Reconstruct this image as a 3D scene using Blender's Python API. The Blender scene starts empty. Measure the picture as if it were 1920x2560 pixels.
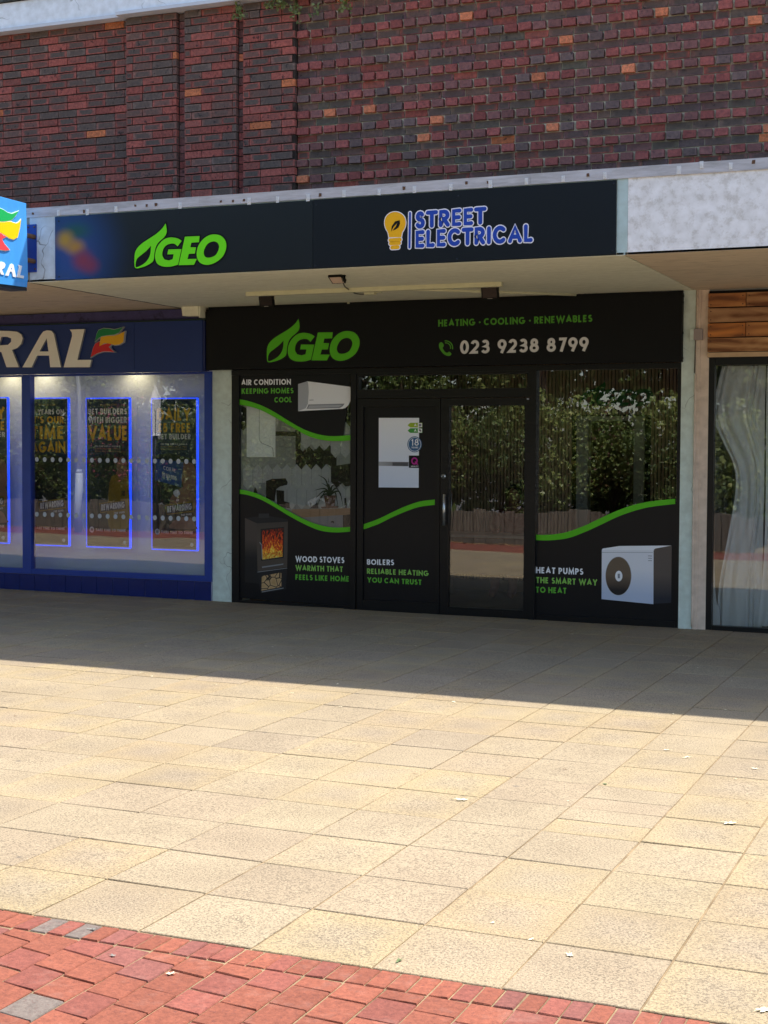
import bpy, bmesh, math, random
from mathutils import Vector, Matrix
from mathutils.geometry import tessellate_polygon
random.seed(7)
sc = bpy.context.scene
rad = math.radians

# ------------------------------------------------------------------ camera
F_PX = 3743.16                      # focal length in pixels of the 1920 px wide photograph
CAM = Vector((2.70472, -14.46933, 1.74572))
CR = Vector((0.922, 0.386, 0.004)); CF = Vector((-0.385, 0.922, -0.044))
yaw, pit, rol = rad(22.695), rad(-2.5262), rad(0.2485)
CF = Vector((-math.sin(yaw)*math.cos(pit), math.cos(yaw)*math.cos(pit), math.sin(pit)))
r0 = Vector((math.cos(yaw), math.sin(yaw), 0)); u0 = r0.cross(CF)
CR = math.cos(rol)*r0 + math.sin(rol)*u0; CU = -math.sin(rol)*r0 + math.cos(rol)*u0
cd = bpy.data.cameras.new('camera'); cam = bpy.data.objects.new('camera', cd)
sc.collection.objects.link(cam)
cam.matrix_world = Matrix(((CR.x, CU.x, -CF.x, CAM.x), (CR.y, CU.y, -CF.y, CAM.y), (CR.z, CU.z, -CF.z, CAM.z), (0, 0, 0, 1)))
cd.sensor_fit = 'HORIZONTAL'; cd.sensor_width = 36.0; cd.lens = F_PX/1920*36.0
cd.clip_start = 0.1; cd.clip_end = 2000
sc.camera = cam

# ------------------------------------------------------------------ light
SUN_EL, SUN_AZ = rad(61.0), rad(34.5)        # azimuth measured from +Y towards +X
w = bpy.data.worlds.new('World'); sc.world = w; w.use_nodes = True
nt = w.node_tree; nt.nodes.clear()
sky = nt.nodes.new('ShaderNodeTexSky'); sky.sky_type = 'NISHITA'; sky.sun_disc = False
sky.sun_elevation = SUN_EL; sky.sun_rotation = SUN_AZ; sky.air_density = 1.0; sky.dust_density = 1.6; sky.ozone_density = 1.0
bg = nt.nodes.new('ShaderNodeBackground'); bg.inputs['Strength'].default_value = 0.15
ow = nt.nodes.new('ShaderNodeOutputWorld')
nt.links.new(sky.outputs[0], bg.inputs[0]); nt.links.new(bg.outputs[0], ow.inputs[0])
sd = bpy.data.lights.new('sun', 'SUN'); sd.energy = 4.0; sd.angle = rad(0.53); sd.color = (1.0, 0.95, 0.87)
sun = bpy.data.objects.new('sun', sd); sc.collection.objects.link(sun)
sdir = Vector((math.sin(SUN_AZ)*math.cos(SUN_EL), math.cos(SUN_AZ)*math.cos(SUN_EL), math.sin(SUN_EL)))
sun.rotation_euler = sdir.to_track_quat('Z', 'Y').to_euler(); sun.location = (6, 12, 14)
sc.view_settings.view_transform = 'Standard'; sc.view_settings.look = 'None'
sc.view_settings.exposure = 1.2; sc.view_settings.gamma = 1.0
sc.cycles.use_denoising = True
sc.cycles.max_bounces = 8; sc.cycles.transparent_max_bounces = 24

# ------------------------------------------------------------------ pixel -> plane helpers (photograph is 1920 x 2560)
def ray(u, v): return CF + CR*((u-960)/F_PX) - CU*((v-1280)/F_PX)
def onY(u, v, y):
    d = ray(u, v); return CAM + d*((y-CAM.y)/d.y)
def onX(u, v, x):
    d = ray(u, v); return CAM + d*((x-CAM.x)/d.x)
def onZ(u, v, z):
    d = ray(u, v); return CAM + d*((z-CAM.z)/d.z)
GS = -0.0069
def gz(x): return GS*(x+1.708)
def onG(u, v):
    d = ray(u, v); t = (gz(CAM.x)-CAM.z)/(d.z-GS*d.x); return CAM + d*t
class Reg:                                   # a traced detail view: origin and scale in photo pixels
    def __init__(s, ox, oy, k, y): s.ox, s.oy, s.k, s.y = ox, oy, k, y
    def __call__(s, pts): return [s.p(a, b) for a, b in pts]
    def p(s, a, b):
        q = onY(s.ox+a*s.k, s.oy+b*s.k, s.y); return (q.x, q.z)

# ------------------------------------------------------------------ materials
def lin(c):
    if isinstance(c, str): c = [int(c[i:i+2], 16)/255 for i in (0, 2, 4)]
    return tuple((x/12.92 if x <= 0.04045 else ((x+0.055)/1.055)**2.4) for x in c[:3])+(1,)
MATS = {}
def mat(name, col, rough=0.6, spec=0.5, metal=0.0, var=0.0, vscale=3.0, bump=0.0, bscale=40.0, col2=None, emit=0.0, stretch=None, vcontrast=1.0, coat=0.0):
    """procedural principled material: base colour broken up by noise, with optional bump"""
    if name in MATS: return MATS[name]
    m = bpy.data.materials.new(name); m.use_nodes = True; t = m.node_tree
    b = t.nodes['Principled BSDF']
    c = col if isinstance(col, tuple) and len(col) == 4 else (lin(col) if isinstance(col, str) else tuple(col)+(1,))
    b.inputs['Base Color'].default_value = c; b.inputs['Roughness'].default_value = rough
    b.inputs['Specular IOR Level'].default_value = spec; b.inputs['Metallic'].default_value = metal
    if coat: b.inputs['Coat Weight'].default_value = coat
    if emit:
        b.inputs['Emission Color'].default_value = c; b.inputs['Emission Strength'].default_value = emit
    tc = t.nodes.new('ShaderNodeTexCoord'); vec = tc.outputs['Object']
    if stretch:
        mp = t.nodes.new('ShaderNodeMapping'); mp.inputs['Scale'].default_value = stretch
        t.links.new(vec, mp.inputs[0]); vec = mp.outputs[0]
    if var or col2:
        n = t.nodes.new('ShaderNodeTexNoise'); n.inputs['Scale'].default_value = vscale; n.inputs['Detail'].default_value = 6
        n.inputs['Roughness'].default_value = 0.65
        t.links.new(vec, n.inputs['Vector'])
        r = t.nodes.new('ShaderNodeValToRGB'); h = 0.22/vcontrast
        r.color_ramp.elements[0].position = 0.5-h; r.color_ramp.elements[1].position = 0.5+h
        if col2: c2 = col2 if len(col2) == 4 else (lin(col2) if isinstance(col2, str) else tuple(col2)+(1,))
        else: c2 = tuple(x*(1-var) for x in c[:3])+(1,)
        r.color_ramp.elements[0].color = c2; r.color_ramp.elements[1].color = c
        t.links.new(n.outputs[0], r.inputs[0]); t.links.new(r.outputs[0], b.inputs['Base Color'])
        if emit: t.links.new(r.outputs[0], b.inputs['Emission Color'])
    if bump:
        n2 = t.nodes.new('ShaderNodeTexNoise'); n2.inputs['Scale'].default_value = bscale; n2.inputs['Detail'].default_value = 5
        t.links.new(vec, n2.inputs['Vector'])
        bp = t.nodes.new('ShaderNodeBump'); bp.inputs['Strength'].default_value = bump; bp.inputs['Distance'].default_value = 0.01
        t.links.new(n2.outputs[0], bp.inputs['Height']); t.links.new(bp.outputs[0], b.inputs['Normal'])
    MATS[name] = m
    return m
def glass_mat(name, refl=0.2, tint=(0.9, 0.93, 0.92), haze=0.0):
    if name in MATS: return MATS[name]
    m = bpy.data.materials.new(name); m.use_nodes = True; t = m.node_tree; t.nodes.clear()
    o = t.nodes.new('ShaderNodeOutputMaterial'); tr = t.nodes.new('ShaderNodeBsdfTransparent'); gl = t.nodes.new('ShaderNodeBsdfGlossy')
    tr.inputs[0].default_value = tint+(1,); gl.inputs['Roughness'].default_value = 0.0
    gl.inputs[0].default_value = (1, 1, 1, 1)
    mx = t.nodes.new('ShaderNodeMixShader'); fr = t.nodes.new('ShaderNodeFresnel'); fr.inputs[0].default_value = 1.5
    ad = t.nodes.new('ShaderNodeMath'); ad.operation = 'ADD'; ad.use_clamp = True; ad.inputs[1].default_value = refl
    t.links.new(fr.outputs[0], ad.inputs[0]); t.links.new(ad.outputs[0], mx.inputs[0])
    t.links.new(tr.outputs[0], mx.inputs[1]); t.links.new(gl.outputs[0], mx.inputs[2])
    # old panes are not optically flat
    tc = t.nodes.new('ShaderNodeTexCoord'); n = t.nodes.new('ShaderNodeTexNoise'); n.inputs['Scale'].default_value = 1.3; n.inputs['Detail'].default_value = 1
    bp = t.nodes.new('ShaderNodeBump'); bp.inputs['Strength'].default_value = 0.25; bp.inputs['Distance'].default_value = 0.006
    t.links.new(tc.outputs['Object'], n.inputs[0]); t.links.new(n.outputs[0], bp.inputs['Height']); t.links.new(bp.outputs[0], gl.inputs['Normal'])
    t.links.new(mx.outputs[0], o.inputs[0]); MATS[name] = m
    return m
def attr_mat(name, rough=0.85, kind='brick'):
    """material driven by a per-piece colour attribute: bricks, slabs, pavers"""
    m = bpy.data.materials.new(name); m.use_nodes = True; t = m.node_tree; b = t.nodes['Principled BSDF']
    N = t.nodes.new; Lk = t.links.new
    b.inputs['Roughness'].default_value = rough; b.inputs['Specular IOR Level'].default_value = 0.25
    a = N('ShaderNodeVertexColor'); a.layer_name = 'Col'
    tc = N('ShaderNodeTexCoord')
    def noise(scale, det=4, rough_=0.6, vec=None):
        n = N('ShaderNodeTexNoise'); n.inputs['Scale'].default_value = scale; n.inputs['Detail'].default_value = det; n.inputs['Roughness'].default_value = rough_
        Lk(vec or tc.outputs['Object'], n.inputs['Vector']); return n.outputs[0]
    def ramp(src, p0, p1, c0=(0, 0, 0, 1), c1=(1, 1, 1, 1)):
        r = N('ShaderNodeValToRGB'); r.color_ramp.elements[0].position = p0; r.color_ramp.elements[1].position = p1
        r.color_ramp.elements[0].color = c0; r.color_ramp.elements[1].color = c1; Lk(src, r.inputs[0]); return r.outputs[0]
    def mix(f, c1, c2, mode='MIX'):
        x = N('ShaderNodeMixRGB'); x.blend_type = mode
        for s, i in ((f, 0), (c1, 1), (c2, 2)):
            if isinstance(s, (int, float)): x.inputs[i].default_value = s
            elif isinstance(s, tuple): x.inputs[i].default_value = s
            else: Lk(s, x.inputs[i])
        return x.outputs[0]
    def math_(op, p, q):
        x = N('ShaderNodeMath'); x.operation = op; x.use_clamp = op in ('MULTIPLY',)
        for s, i in ((p, 0), (q, 1)):
            if isinstance(s, (int, float)): x.inputs[i].default_value = s
            else: Lk(s, x.inputs[i])
        return x.outputs[0]
    if kind == 'brick':
        uv = N('ShaderNodeUVMap'); uv.uv_map = 'UVMap'
        sp = N('ShaderNodeSeparateXYZ'); Lk(uv.outputs[0], sp.inputs[0])
        # burnt oval in the middle of a stretcher, ragged by noise; strength in the attribute's alpha
        dx = math_('ABSOLUTE', math_('SUBTRACT', sp.outputs[0], 0.5), 0); dy = math_('ABSOLUTE', math_('SUBTRACT', sp.outputs[1], 0.5), 0)
        mxx = math_('MAXIMUM', dx, math_('MULTIPLY', dy, 1.0))
        rag = math_('ADD', mxx, math_('MULTIPLY', math_('SUBTRACT', noise(22, 5), 0.5), 0.55))
        oval = ramp(rag, 0.33, 0.45, (1, 1, 1, 1), (0, 0, 0, 1))
        fac = math_('MULTIPLY', oval, a.outputs['Alpha'])
        c = mix(1.0, a.outputs['Color'], ramp(noise(38, 6, .75), 0.32, 0.68, (0.50, 0.52, 0.55, 1), (1.40, 1.32, 1.25, 1)), 'MULTIPLY')
        c = mix(fac, c, mix(noise(40), (0.058, 0.046, 0.042, 1), (0.175, 0.13, 0.105, 1)))
        c = mix(math_('MULTIPLY', ramp(noise(16, 4, 0.7), 0.62, 0.67), 0.75), c, (0.022, 0.020, 0.023, 1))    # black burn spots
        c = mix(math_('MULTIPLY', ramp(noise(9, 8, 0.8), 0.62, 0.80), 0.45), c, (0.34, 0.27, 0.25, 1))     # pale bloom
        h = noise(60, 6, 0.7); dist = 0.006
    elif kind == 'slab':
        uv = N('ShaderNodeUVMap'); uv.uv_map = 'UVMap'
        sp = N('ShaderNodeSeparateXYZ'); Lk(uv.outputs[0], sp.inputs[0])
        dx = math_('ABSOLUTE', math_('SUBTRACT', sp.outputs[0], 0.5), 0); dy = math_('ABSOLUTE', math_('SUBTRACT', sp.outputs[1], 0.5), 0)
        edge = math_('ADD', math_('MAXIMUM', dx, dy), math_('MULTIPLY', math_('SUBTRACT', noise(4, 6, .7), 0.5), 0.8))
        worn = ramp(edge, 0.12, 0.46)                       # 0 in the centre, 1 near the edges
        base = a.outputs['Color']
        c = mix(math_('MULTIPLY', worn, a.outputs['Alpha']), base, mix(1.0, base, (1.06, 1.03, 0.90, 1), 'MULTIPLY'))
        c = mix(1.0, c, ramp(noise(1.6, 5, 0.7), 0.3, 0.7, (0.83, 0.81, 0.80, 1), (1.08, 1.07, 1.05, 1)), 'MULTIPLY')
        spk = ramp(noise(105, 3, 0.8), 0.50, 0.56)           # exposed aggregate
        dens = math_('ADD', 0.60, math_('MULTIPLY', math_('SUBTRACT', 1.0, worn), 0.16))
        c = mix(math_('MULTIPLY', spk, dens), c, (0.10, 0.078, 0.055, 1))
        c = mix(math_('MULTIPLY', ramp(noise(140, 2, 0.5), 0.62, 0.70), 0.5), c, (0.52, 0.44, 0.30, 1))
        v = N('ShaderNodeTexVoronoi'); v.inputs['Scale'].default_value = 1.35; Lk(tc.outputs['Object'], v.inputs['Vector'])
        c = mix(math_('MULTIPLY', ramp(v.outputs['Distance'], 0.016, 0.030, (1, 1, 1, 1), (0, 0, 0, 1)), 0.55), c, (0.09, 0.08, 0.075, 1))   # trodden gum
        h = noise(110, 3, 0.6); dist = 0.004
    else:
        c = mix(1.0, a.outputs['Color'], ramp(noise(45, 5, 0.7), 0.3, 0.75, (0.66, 0.62, 0.62, 1), (1.2, 1.15, 1.12, 1)), 'MULTIPLY')
        c = mix(math_('MULTIPLY', ramp(noise(85, 2), 0.58, 0.68), 0.5), c, (0.10, 0.035, 0.03, 1))
        c = mix(math_('MULTIPLY', ramp(noise(6, 5, 0.7), 0.55, 0.75), 0.30), c, (0.34, 0.20, 0.16, 1))
        h = noise(90, 4, 0.6); dist = 0.004
    Lk(c, b.inputs['Base Color'])
    bp = N('ShaderNodeBump'); bp.inputs['Strength'].default_value = 0.6; bp.inputs['Distance'].default_value = dist
    Lk(h, bp.inputs['Height']); Lk(bp.outputs[0], b.inputs['Normal'])
    return m
def flake_mat(name, base, under, scale=2.2, thr=0.56, crack=True, soft=0.05, stretch=None, dark='3a3630'):
    """flaking paint over concrete: ragged patches of another colour, plus fine cracks"""
    m = bpy.data.materials.new(name); m.use_nodes = True; t = m.node_tree; b = t.nodes['Principled BSDF']; N = t.nodes.new; Lk = t.links.new
    b.inputs['Roughness'].default_value = 0.75; b.inputs['Specular IOR Level'].default_value = 0.3
    tc = N('ShaderNodeTexCoord'); vec = tc.outputs['Object']
    if stretch:
        mp = N('ShaderNodeMapping'); mp.inputs['Scale'].default_value = stretch; Lk(vec, mp.inputs[0]); vec = mp.outputs[0]
    n = N('ShaderNodeTexNoise'); n.inputs['Scale'].default_value = scale; n.inputs['Detail'].default_value = 12; n.inputs['Roughness'].default_value = 0.72
    Lk(vec, n.inputs[0]); r = N('ShaderNodeValToRGB'); r.color_ramp.elements[0].position = thr-soft; r.color_ramp.elements[1].position = thr+soft
    r.color_ramp.elements[0].color = lin(base); r.color_ramp.elements[1].color = lin(under); Lk(n.outputs[0], r.inputs[0]); c = r.outputs[0]
    n3 = N('ShaderNodeTexNoise'); n3.inputs['Scale'].default_value = 14; n3.inputs['Detail'].default_value = 6; Lk(vec, n3.inputs[0])
    r3 = N('ShaderNodeValToRGB'); r3.color_ramp.elements[0].position = 0.3; r3.color_ramp.elements[1].position = 0.7
    r3.color_ramp.elements[0].color = (0.86, 0.85, 0.83, 1); r3.color_ramp.elements[1].color = (1.05, 1.05, 1.05, 1); Lk(n3.outputs[0], r3.inputs[0])
    mm = N('ShaderNodeMixRGB'); mm.blend_type = 'MULTIPLY'; mm.inputs[0].default_value = 1; Lk(c, mm.inputs[1]); Lk(r3.outputs[0], mm.inputs[2]); c = mm.outputs[0]
    if crack:
        wv = N('ShaderNodeTexNoise'); wv.inputs['Scale'].default_value = 4; Lk(vec, wv.inputs[0])
        ad = N('ShaderNodeMixRGB'); ad.inputs[0].default_value = 0.25; Lk(vec, ad.inputs[1]); Lk(wv.outputs[1], ad.inputs[2])
        v = N('ShaderNodeTexVoronoi'); v.feature = 'DISTANCE_TO_EDGE'; v.inputs['Scale'].default_value = 2.1; Lk(ad.outputs[0], v.inputs['Vector'])
        r2 = N('ShaderNodeValToRGB'); r2.color_ramp.elements[0].position = 0.0; r2.color_ramp.elements[1].position = 0.006
        r2.color_ramp.elements[0].color = (0.8, 0.8, 0.8, 1); r2.color_ramp.elements[1].color = (0, 0, 0, 1); Lk(v.outputs[0], r2.inputs[0])
        n4 = N('ShaderNodeTexNoise'); n4.inputs['Scale'].default_value = 1.7; Lk(vec, n4.inputs[0]); r4 = N('ShaderNodeValToRGB'); r4.color_ramp.elements[0].position = .52; r4.color_ramp.elements[1].position = .60; Lk(n4.outputs[0], r4.inputs[0]); m4 = N('ShaderNodeMath'); m4.operation = 'MULTIPLY'; Lk(r2.outputs[0], m4.inputs[0]); Lk(r4.outputs[0], m4.inputs[1])
        m2 = N('ShaderNodeMixRGB'); Lk(m4.outputs[0], m2.inputs[0]); Lk(c, m2.inputs[1]); m2.inputs[2].default_value = lin(dark); c = m2.outputs[0]
    Lk(c, b.inputs['Base Color'])
    bp = N('ShaderNodeBump'); bp.inputs['Strength'].default_value = 0.35; bp.inputs['Distance'].default_value = 0.006; Lk(n.outputs[0], bp.inputs['Height']); Lk(bp.outputs[0], b.inputs['Normal'])
    MATS[name] = m; return m

# ------------------------------------------------------------------ mesh helpers
def empty(name, loc=(0, 0, 0)):
    o = bpy.data.objects.new(name, None); sc.collection.objects.link(o); o.location = loc; o.empty_display_size = 0.1
    return o
def tag(o, label=None, cat=None, group=None, kind=None):
    if label: o['label'] = label
    if cat: o['category'] = cat
    if group: o['group'] = group
    if kind: o['kind'] = kind
    return o
class MB:
    def __init__(s): s.v = []; s.f = []; s.mi = []; s.col = []; s.uv = []; s.smooth = []
    def face(s, pts, mi=0, col=None, uv=None, smooth=False):
        n = len(s.v); s.v += [tuple(p) for p in pts]; s.f.append(tuple(range(n, n+len(pts)))); s.mi.append(mi); s.col.append(col)
        s.uv.append(uv); s.smooth.append(smooth)
    def box(s, x0, x1, y0, y1, z0, z1, mi=0, col=None, jit=0, skip='', rot=0):
        c = [[x, y, z] for z in (z0, z1) for y in (y0, y1) for x in (x0, x1)]
        if rot:
            mx, my = (x0+x1)/2, (y0+y1)/2; cs, sn = math.cos(rot), math.sin(rot)
            for p in c: a, b = p[0]-mx, p[1]-my; p[0] = mx+a*cs-b*sn; p[1] = my+a*sn+b*cs
        if jit:
            for p in c:
                for k in range(3): p[k] += random.uniform(-jit, jit)
        F = {'f': (0, 1, 5, 4), 'r': (1, 3, 7, 5), 'k': (3, 2, 6, 7), 'l': (2, 0, 4, 6), 't': (4, 5, 7, 6), 'b': (2, 3, 1, 0)}
        U = [(0, 0), (1, 0), (1, 1), (0, 1)]
        for k, q in F.items():
            if k in skip: continue
            s.face([c[i] for i in q], mi, col, U)
    def prism(s, loops, y, th, mi=0, mapf=None):
        """loops of (x,z): outer then holes; front face at y, thickness th towards +y"""
        mp = mapf or (lambda a, b, d: (a, d, b))
        L3 = [[Vector((a, b, 0)) for a, b in lp] for lp in loops]
        flat = [p for lp in loops for p in lp]
        base = len(s.v); s.v += [mp(a, b, y) for a, b in flat]
        area = sum(loops[0][i-1][0]*loops[0][i][1]-loops[0][i][0]*loops[0][i-1][1] for i in range(len(loops[0])))
        for t in tessellate_polygon(L3):
            a, b, c = [flat[i] for i in t]
            cr = (b[0]-a[0])*(c[1]-a[1])-(b[1]-a[1])*(c[0]-a[0])
            if abs(cr) < 1e-12: continue
            if cr < 0: t = (t[0], t[2], t[1])
            s.f.append(tuple(base+i for i in t)); s.mi.append(mi); s.col.append(None); s.uv.append(None); s.smooth.append(False)
        if th:
            k = len(flat); s.v += [mp(a, b, y+th) for a, b in flat]; off = 0
            for li, lp in enumerate(loops):
                ar = sum(lp[i-1][0]*lp[i][1]-lp[i][0]*lp[i-1][1] for i in range(len(lp)))
                rev = (ar > 0) != (li == 0)
                for i in range(len(lp)):
                    a = base+off+i; b = base+off+(i+1) % len(lp)
                    q = (a, a+k, b+k, b) if not rev else (a, b, b+k, a+k)
                    s.f.append(q); s.mi.append(mi); s.col.append(None); s.uv.append(None); s.smooth.append(False)
                off += len(lp)
    def tube(s, pts, r, n=8, mi=0, cap=True, r2=None):
        pts = [Vector(p) for p in pts]; rings = []
        for i, p in enumerate(pts):
            d = (pts[min(i+1, len(pts)-1)]-pts[max(i-1, 0)]).normalized()
            a = d.cross(Vector((0.13, 0.21, 0.97)))
            if a.length < 0.1: a = d.cross(Vector((1, 0, 0)))
            a.normalize(); b = d.cross(a); rr = r if r2 is None else r+(r2-r)*i/(len(pts)-1)
            rings.append([len(s.v)+j for j in range(n)])
            s.v += [tuple(p+(a*math.cos(2*math.pi*j/n)+b*math.sin(2*math.pi*j/n))*rr) for j in range(n)]
        def add(f): s.f.append(f); s.mi.append(mi); s.col.append(None); s.uv.append(None); s.smooth.append(True)
        for i in range(len(rings)-1):
            for j in range(n): add((rings[i][j], rings[i][(j+1) % n], rings[i+1][(j+1) % n], rings[i+1][j]))
        if cap: add(tuple(rings[0][::-1])); add(tuple(rings[-1]))
    def build(s, name, mats, parent=None, loc=None):
        me = bpy.data.meshes.new(name); me.from_pydata(s.v, [], s.f)
        if not isinstance(mats, (list, tuple)): mats = [mats]
        for m in mats: me.materials.append(m)
        me.polygons.foreach_set('material_index', s.mi); me.polygons.foreach_set('use_smooth', s.smooth)
        if any(c is not None for c in s.col):
            ca = me.color_attributes.new('Col', 'FLOAT_COLOR', 'CORNER'); d = []
            uvl = me.uv_layers.new(name='UVMap'); uvd = []
            for f, c, u in zip(s.f, s.col, s.uv):
                for k in range(len(f)):
                    d += list(c or (0.5, 0.5, 0.5, 0)); uvd += list(u[k] if u else (0.5, 0.5))
            ca.data.foreach_set('color', d); uvl.data.foreach_set('uv', uvd)
        me.update(); o = bpy.data.objects.new(name, me); sc.collection.objects.link(o)
        if parent:
            o.parent = parent
            o.matrix_parent_inverse = Matrix.Translation(-Vector(parent.location))
        if loc is not None:
            o.location = loc
        return o
def bevel(o, w_=0.003, seg=2):
    m = o.modifiers.new('bevel', 'BEVEL'); m.width = w_; m.segments = seg; m.limit_method = 'ANGLE'; return o
def smooth_loop(pts, n=5):
    """closed Catmull-Rom through the points"""
    out = []; N = len(pts)
    for i in range(N):
        p0, p1, p2, p3 = pts[i-1], pts[i], pts[(i+1) % N], pts[(i+2) % N]
        for k in range(n):
            t = k/n
            out.append(tuple(0.5*((2*p1[j])+(-p0[j]+p2[j])*t+(2*p0[j]-5*p1[j]+4*p2[j]-p3[j])*t*t+(-p0[j]+3*p1[j]-3*p2[j]+p3[j])*t**3) for j in (0, 1)))
    return out
def smooth_open(pts, n=6):
    P = [pts[0]]+list(pts)+[pts[-1]]; out = []
    for i in range(1, len(P)-2):
        p0, p1, p2, p3 = P[i-1:i+3]
        for k in range(n):
            t = k/n
            out.append(tuple(0.5*((2*p1[j])+(-p0[j]+p2[j])*t+(2*p0[j]-5*p1[j]+4*p2[j]-p3[j])*t*t+(-p0[j]+3*p1[j]-3*p2[j]+p3[j])*t**3) for j in (0, 1)))
    out.append(tuple(pts[-1])); return out
def grow(lp, d):
    """offset a closed loop outwards (counter-clockwise positive)"""
    ar = sum(lp[i-1][0]*lp[i][1]-lp[i][0]*lp[i-1][1] for i in range(len(lp)))
    sgn = 1 if ar > 0 else -1; out = []; N = len(lp)
    for i in range(N):
        a, b, c = Vector(lp[i-1]), Vector(lp[i]), Vector(lp[(i+1) % N])
        e1 = (b-a); e2 = (c-b)
        if e1.length < 1e-9 or e2.length < 1e-9: out.append(tuple(b)); continue
        e1.normalize(); e2.normalize()
        n1 = Vector((e1.y, -e1.x)); n2 = Vector((e2.y, -e2.x)); nn = n1+n2
        if nn.length < 1e-6: nn = n1
        nn.normalize(); k = min(1/max(nn.dot(n1), 0.3), 2.2)
        out.append(tuple(b+nn*(d*sgn*k)))
    return out

# ------------------------------------------------------------------ stroke lettering
def arc(cx, cy, rx, ry, a0, a1, n=9):
    return [(cx+rx*math.cos(rad(a0+(a1-a0)*i/n)), cy+ry*math.sin(rad(a0+(a1-a0)*i/n))) for i in range(n+1)]
GL = {
 'A': (.84, [[(0, 0), (.5, 1), (1, 0)], [(.2, .3), (.8, .3)]]),
 'B': (.64, [[(0, 0), (0, 1), (.5, 1)]+arc(.5, .77, .42, .23, 90, -90)[1:]+[(0, .54)], [(0, 0), (.55, 0)]+arc(.55, .27, .45, .27, -90, 90)[1:]+[(.1, .54)]]),
 'C': (.82, [arc(.55, .5, .55, .5, 48, 312, 16)]),
 'D': (.78, [[(0, 0), (0, 1), (.35, 1)]+arc(.35, .5, .65, .5, 90, -90, 12)[1:]+[(.05, 0)]]),
 'E': (.58, [[(1, 1), (0, 1), (0, 0), (1, 0)], [(.1, .51), (.9, .51)]]),
 'F': (.56, [[(1, 1), (0, 1), (0, -.12)], [(.1, .5), (.9, .5)]]),
 'G': (.92, [arc(.52, .5, .52, .5, 48, 350, 18)+[(1.0, .44), (.55, .44)]]),
 'H': (.74, [[(0, -.12), (0, 1.12)], [(1, -.12), (1, 1.12)], [(.1, .52), (.9, .52)]]),
 'I': (.24, [[(.5, -.12), (.5, 1.12)]]),
 'J': (.5, [[(1, 1.12), (1, .3)]+arc(.5, .3, .5, .3, 0, -170)[1:]]),
 'K': (.72, [[(0, -.12), (0, 1.12)], [(.95, 1.08), (.08, .45)], [(.3, .62), (1, -.1)]]),
 'L': (.54, [[(0, 1.12), (0, 0), (1, 0)]]),
 'M': (.95, [[(0, -.12), (.1, 1), (.5, .1), (.9, 1), (1, -.12)]]),
 'N': (.80, [[(0, -.12), (0, .95), (1, .05), (1, 1.12)]]),
 'O': (.96, [arc(.5, .5, .5, .5, 0, 360, 24)]),
 'P': (.60, [[(0, -.12), (0, 1), (.45, 1)]+arc(.45, .72, .52, .28, 90, -90)[1:]+[(.1, .44)]]),
 'Q': (.96, [arc(.5, .5, .5, .5, 0, 360, 24), [(.6, .3), (1.02, -.08)]]),
 'R': (.66, [[(0, -.12), (0, 1), (.45, 1)]+arc(.45, .73, .5, .27, 90, -90)[1:]+[(.1, .46)], [(.45, .44), (1, -.1)]]),
 'S': (.58, [arc(.5, .76, .42, .24, 35, 270, 9)+arc(.5, .26, .5, .26, 90, -150, 10)[1:]]),
 'T': (.62, [[(-.15, 1), (1.15, 1)], [(.5, .95), (.5, -.12)]]),
 'U': (.72, [[(0, 1.12), (0, .4)]+arc(.5, .4, .5, .4, 180, 360, 10)[1:]+[(1, 1.12)]]),
 'V': (.92, [[(-.05, 1.1), (.5, 0), (1.05, 1.1)]]),
 'W': (1.25, [[(-.02, 1.1), (.25, 0), (.5, .95), (.75, 0), (1.02, 1.1)]]),
 'X': (.76, [[(0, 1.1), (1, -.1)], [(0, -.1), (1, 1.1)]]),
 'Y': (.80, [[(-.02, 1.1), (.5, .48), (1.02, 1.1)], [(.5, .5), (.5, -.12)]]),
 'Z': (.66, [[(0, 1), (1, 1), (0, 0), (1, 0)]]),
 '0': (.62, [arc(.5, .5, .5, .5, 0, 360, 24)]),
 '1': (.40, [[(.1, .8), (.7, 1.0), (.7, -.12)]]),
 '2': (.62, [arc(.5, .7, .46, .3, 165, -35, 11)+[(0, 0), (1.02, 0)]]),
 '3': (.62, [arc(.47, .76, .40, .24, 150, -90, 10)+arc(.47, .27, .5, .27, 90, -155, 11)[1:]]),
 '4': (.66, [[(.75, -.12), (.75, 1), (0, .25), (1.08, .25)]]),
 '5': (.60, [[(.95, 1), (.15, 1), (.1, .55)]+arc(.45, .32, .52, .32, 110, -150, 12)]),
 '8': (.62, [arc(.5, .76, .38, .24, 0, 360, 18), arc(.5, .26, .5, .26, 0, 360, 20)]),
 '9': (.62, [arc(.5, .68, .5, .32, 0, 360, 20), [(.97, .58), (.42, -.1)]]),
 '6': (.62, [arc(.5, .32, .5, .32, 0, 360, 20), [(.03, .42), (.58, 1.1)]]),
 '7': (.60, [[(0, 1), (1, 1), (.35, -.12)]]),
 '£': (.62, [arc(.6, .75, .38, .25, 20, 190, 8)+[(.25, .1), (0, 0), (1, 0)], [(0, .45), (.75, .45)]]),
 "'": (.20, [[(.5, 1.1), (.5, .75)]]),
 '.': (.22, [[(.5, -.05), (.5, .1)]]),
}
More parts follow.
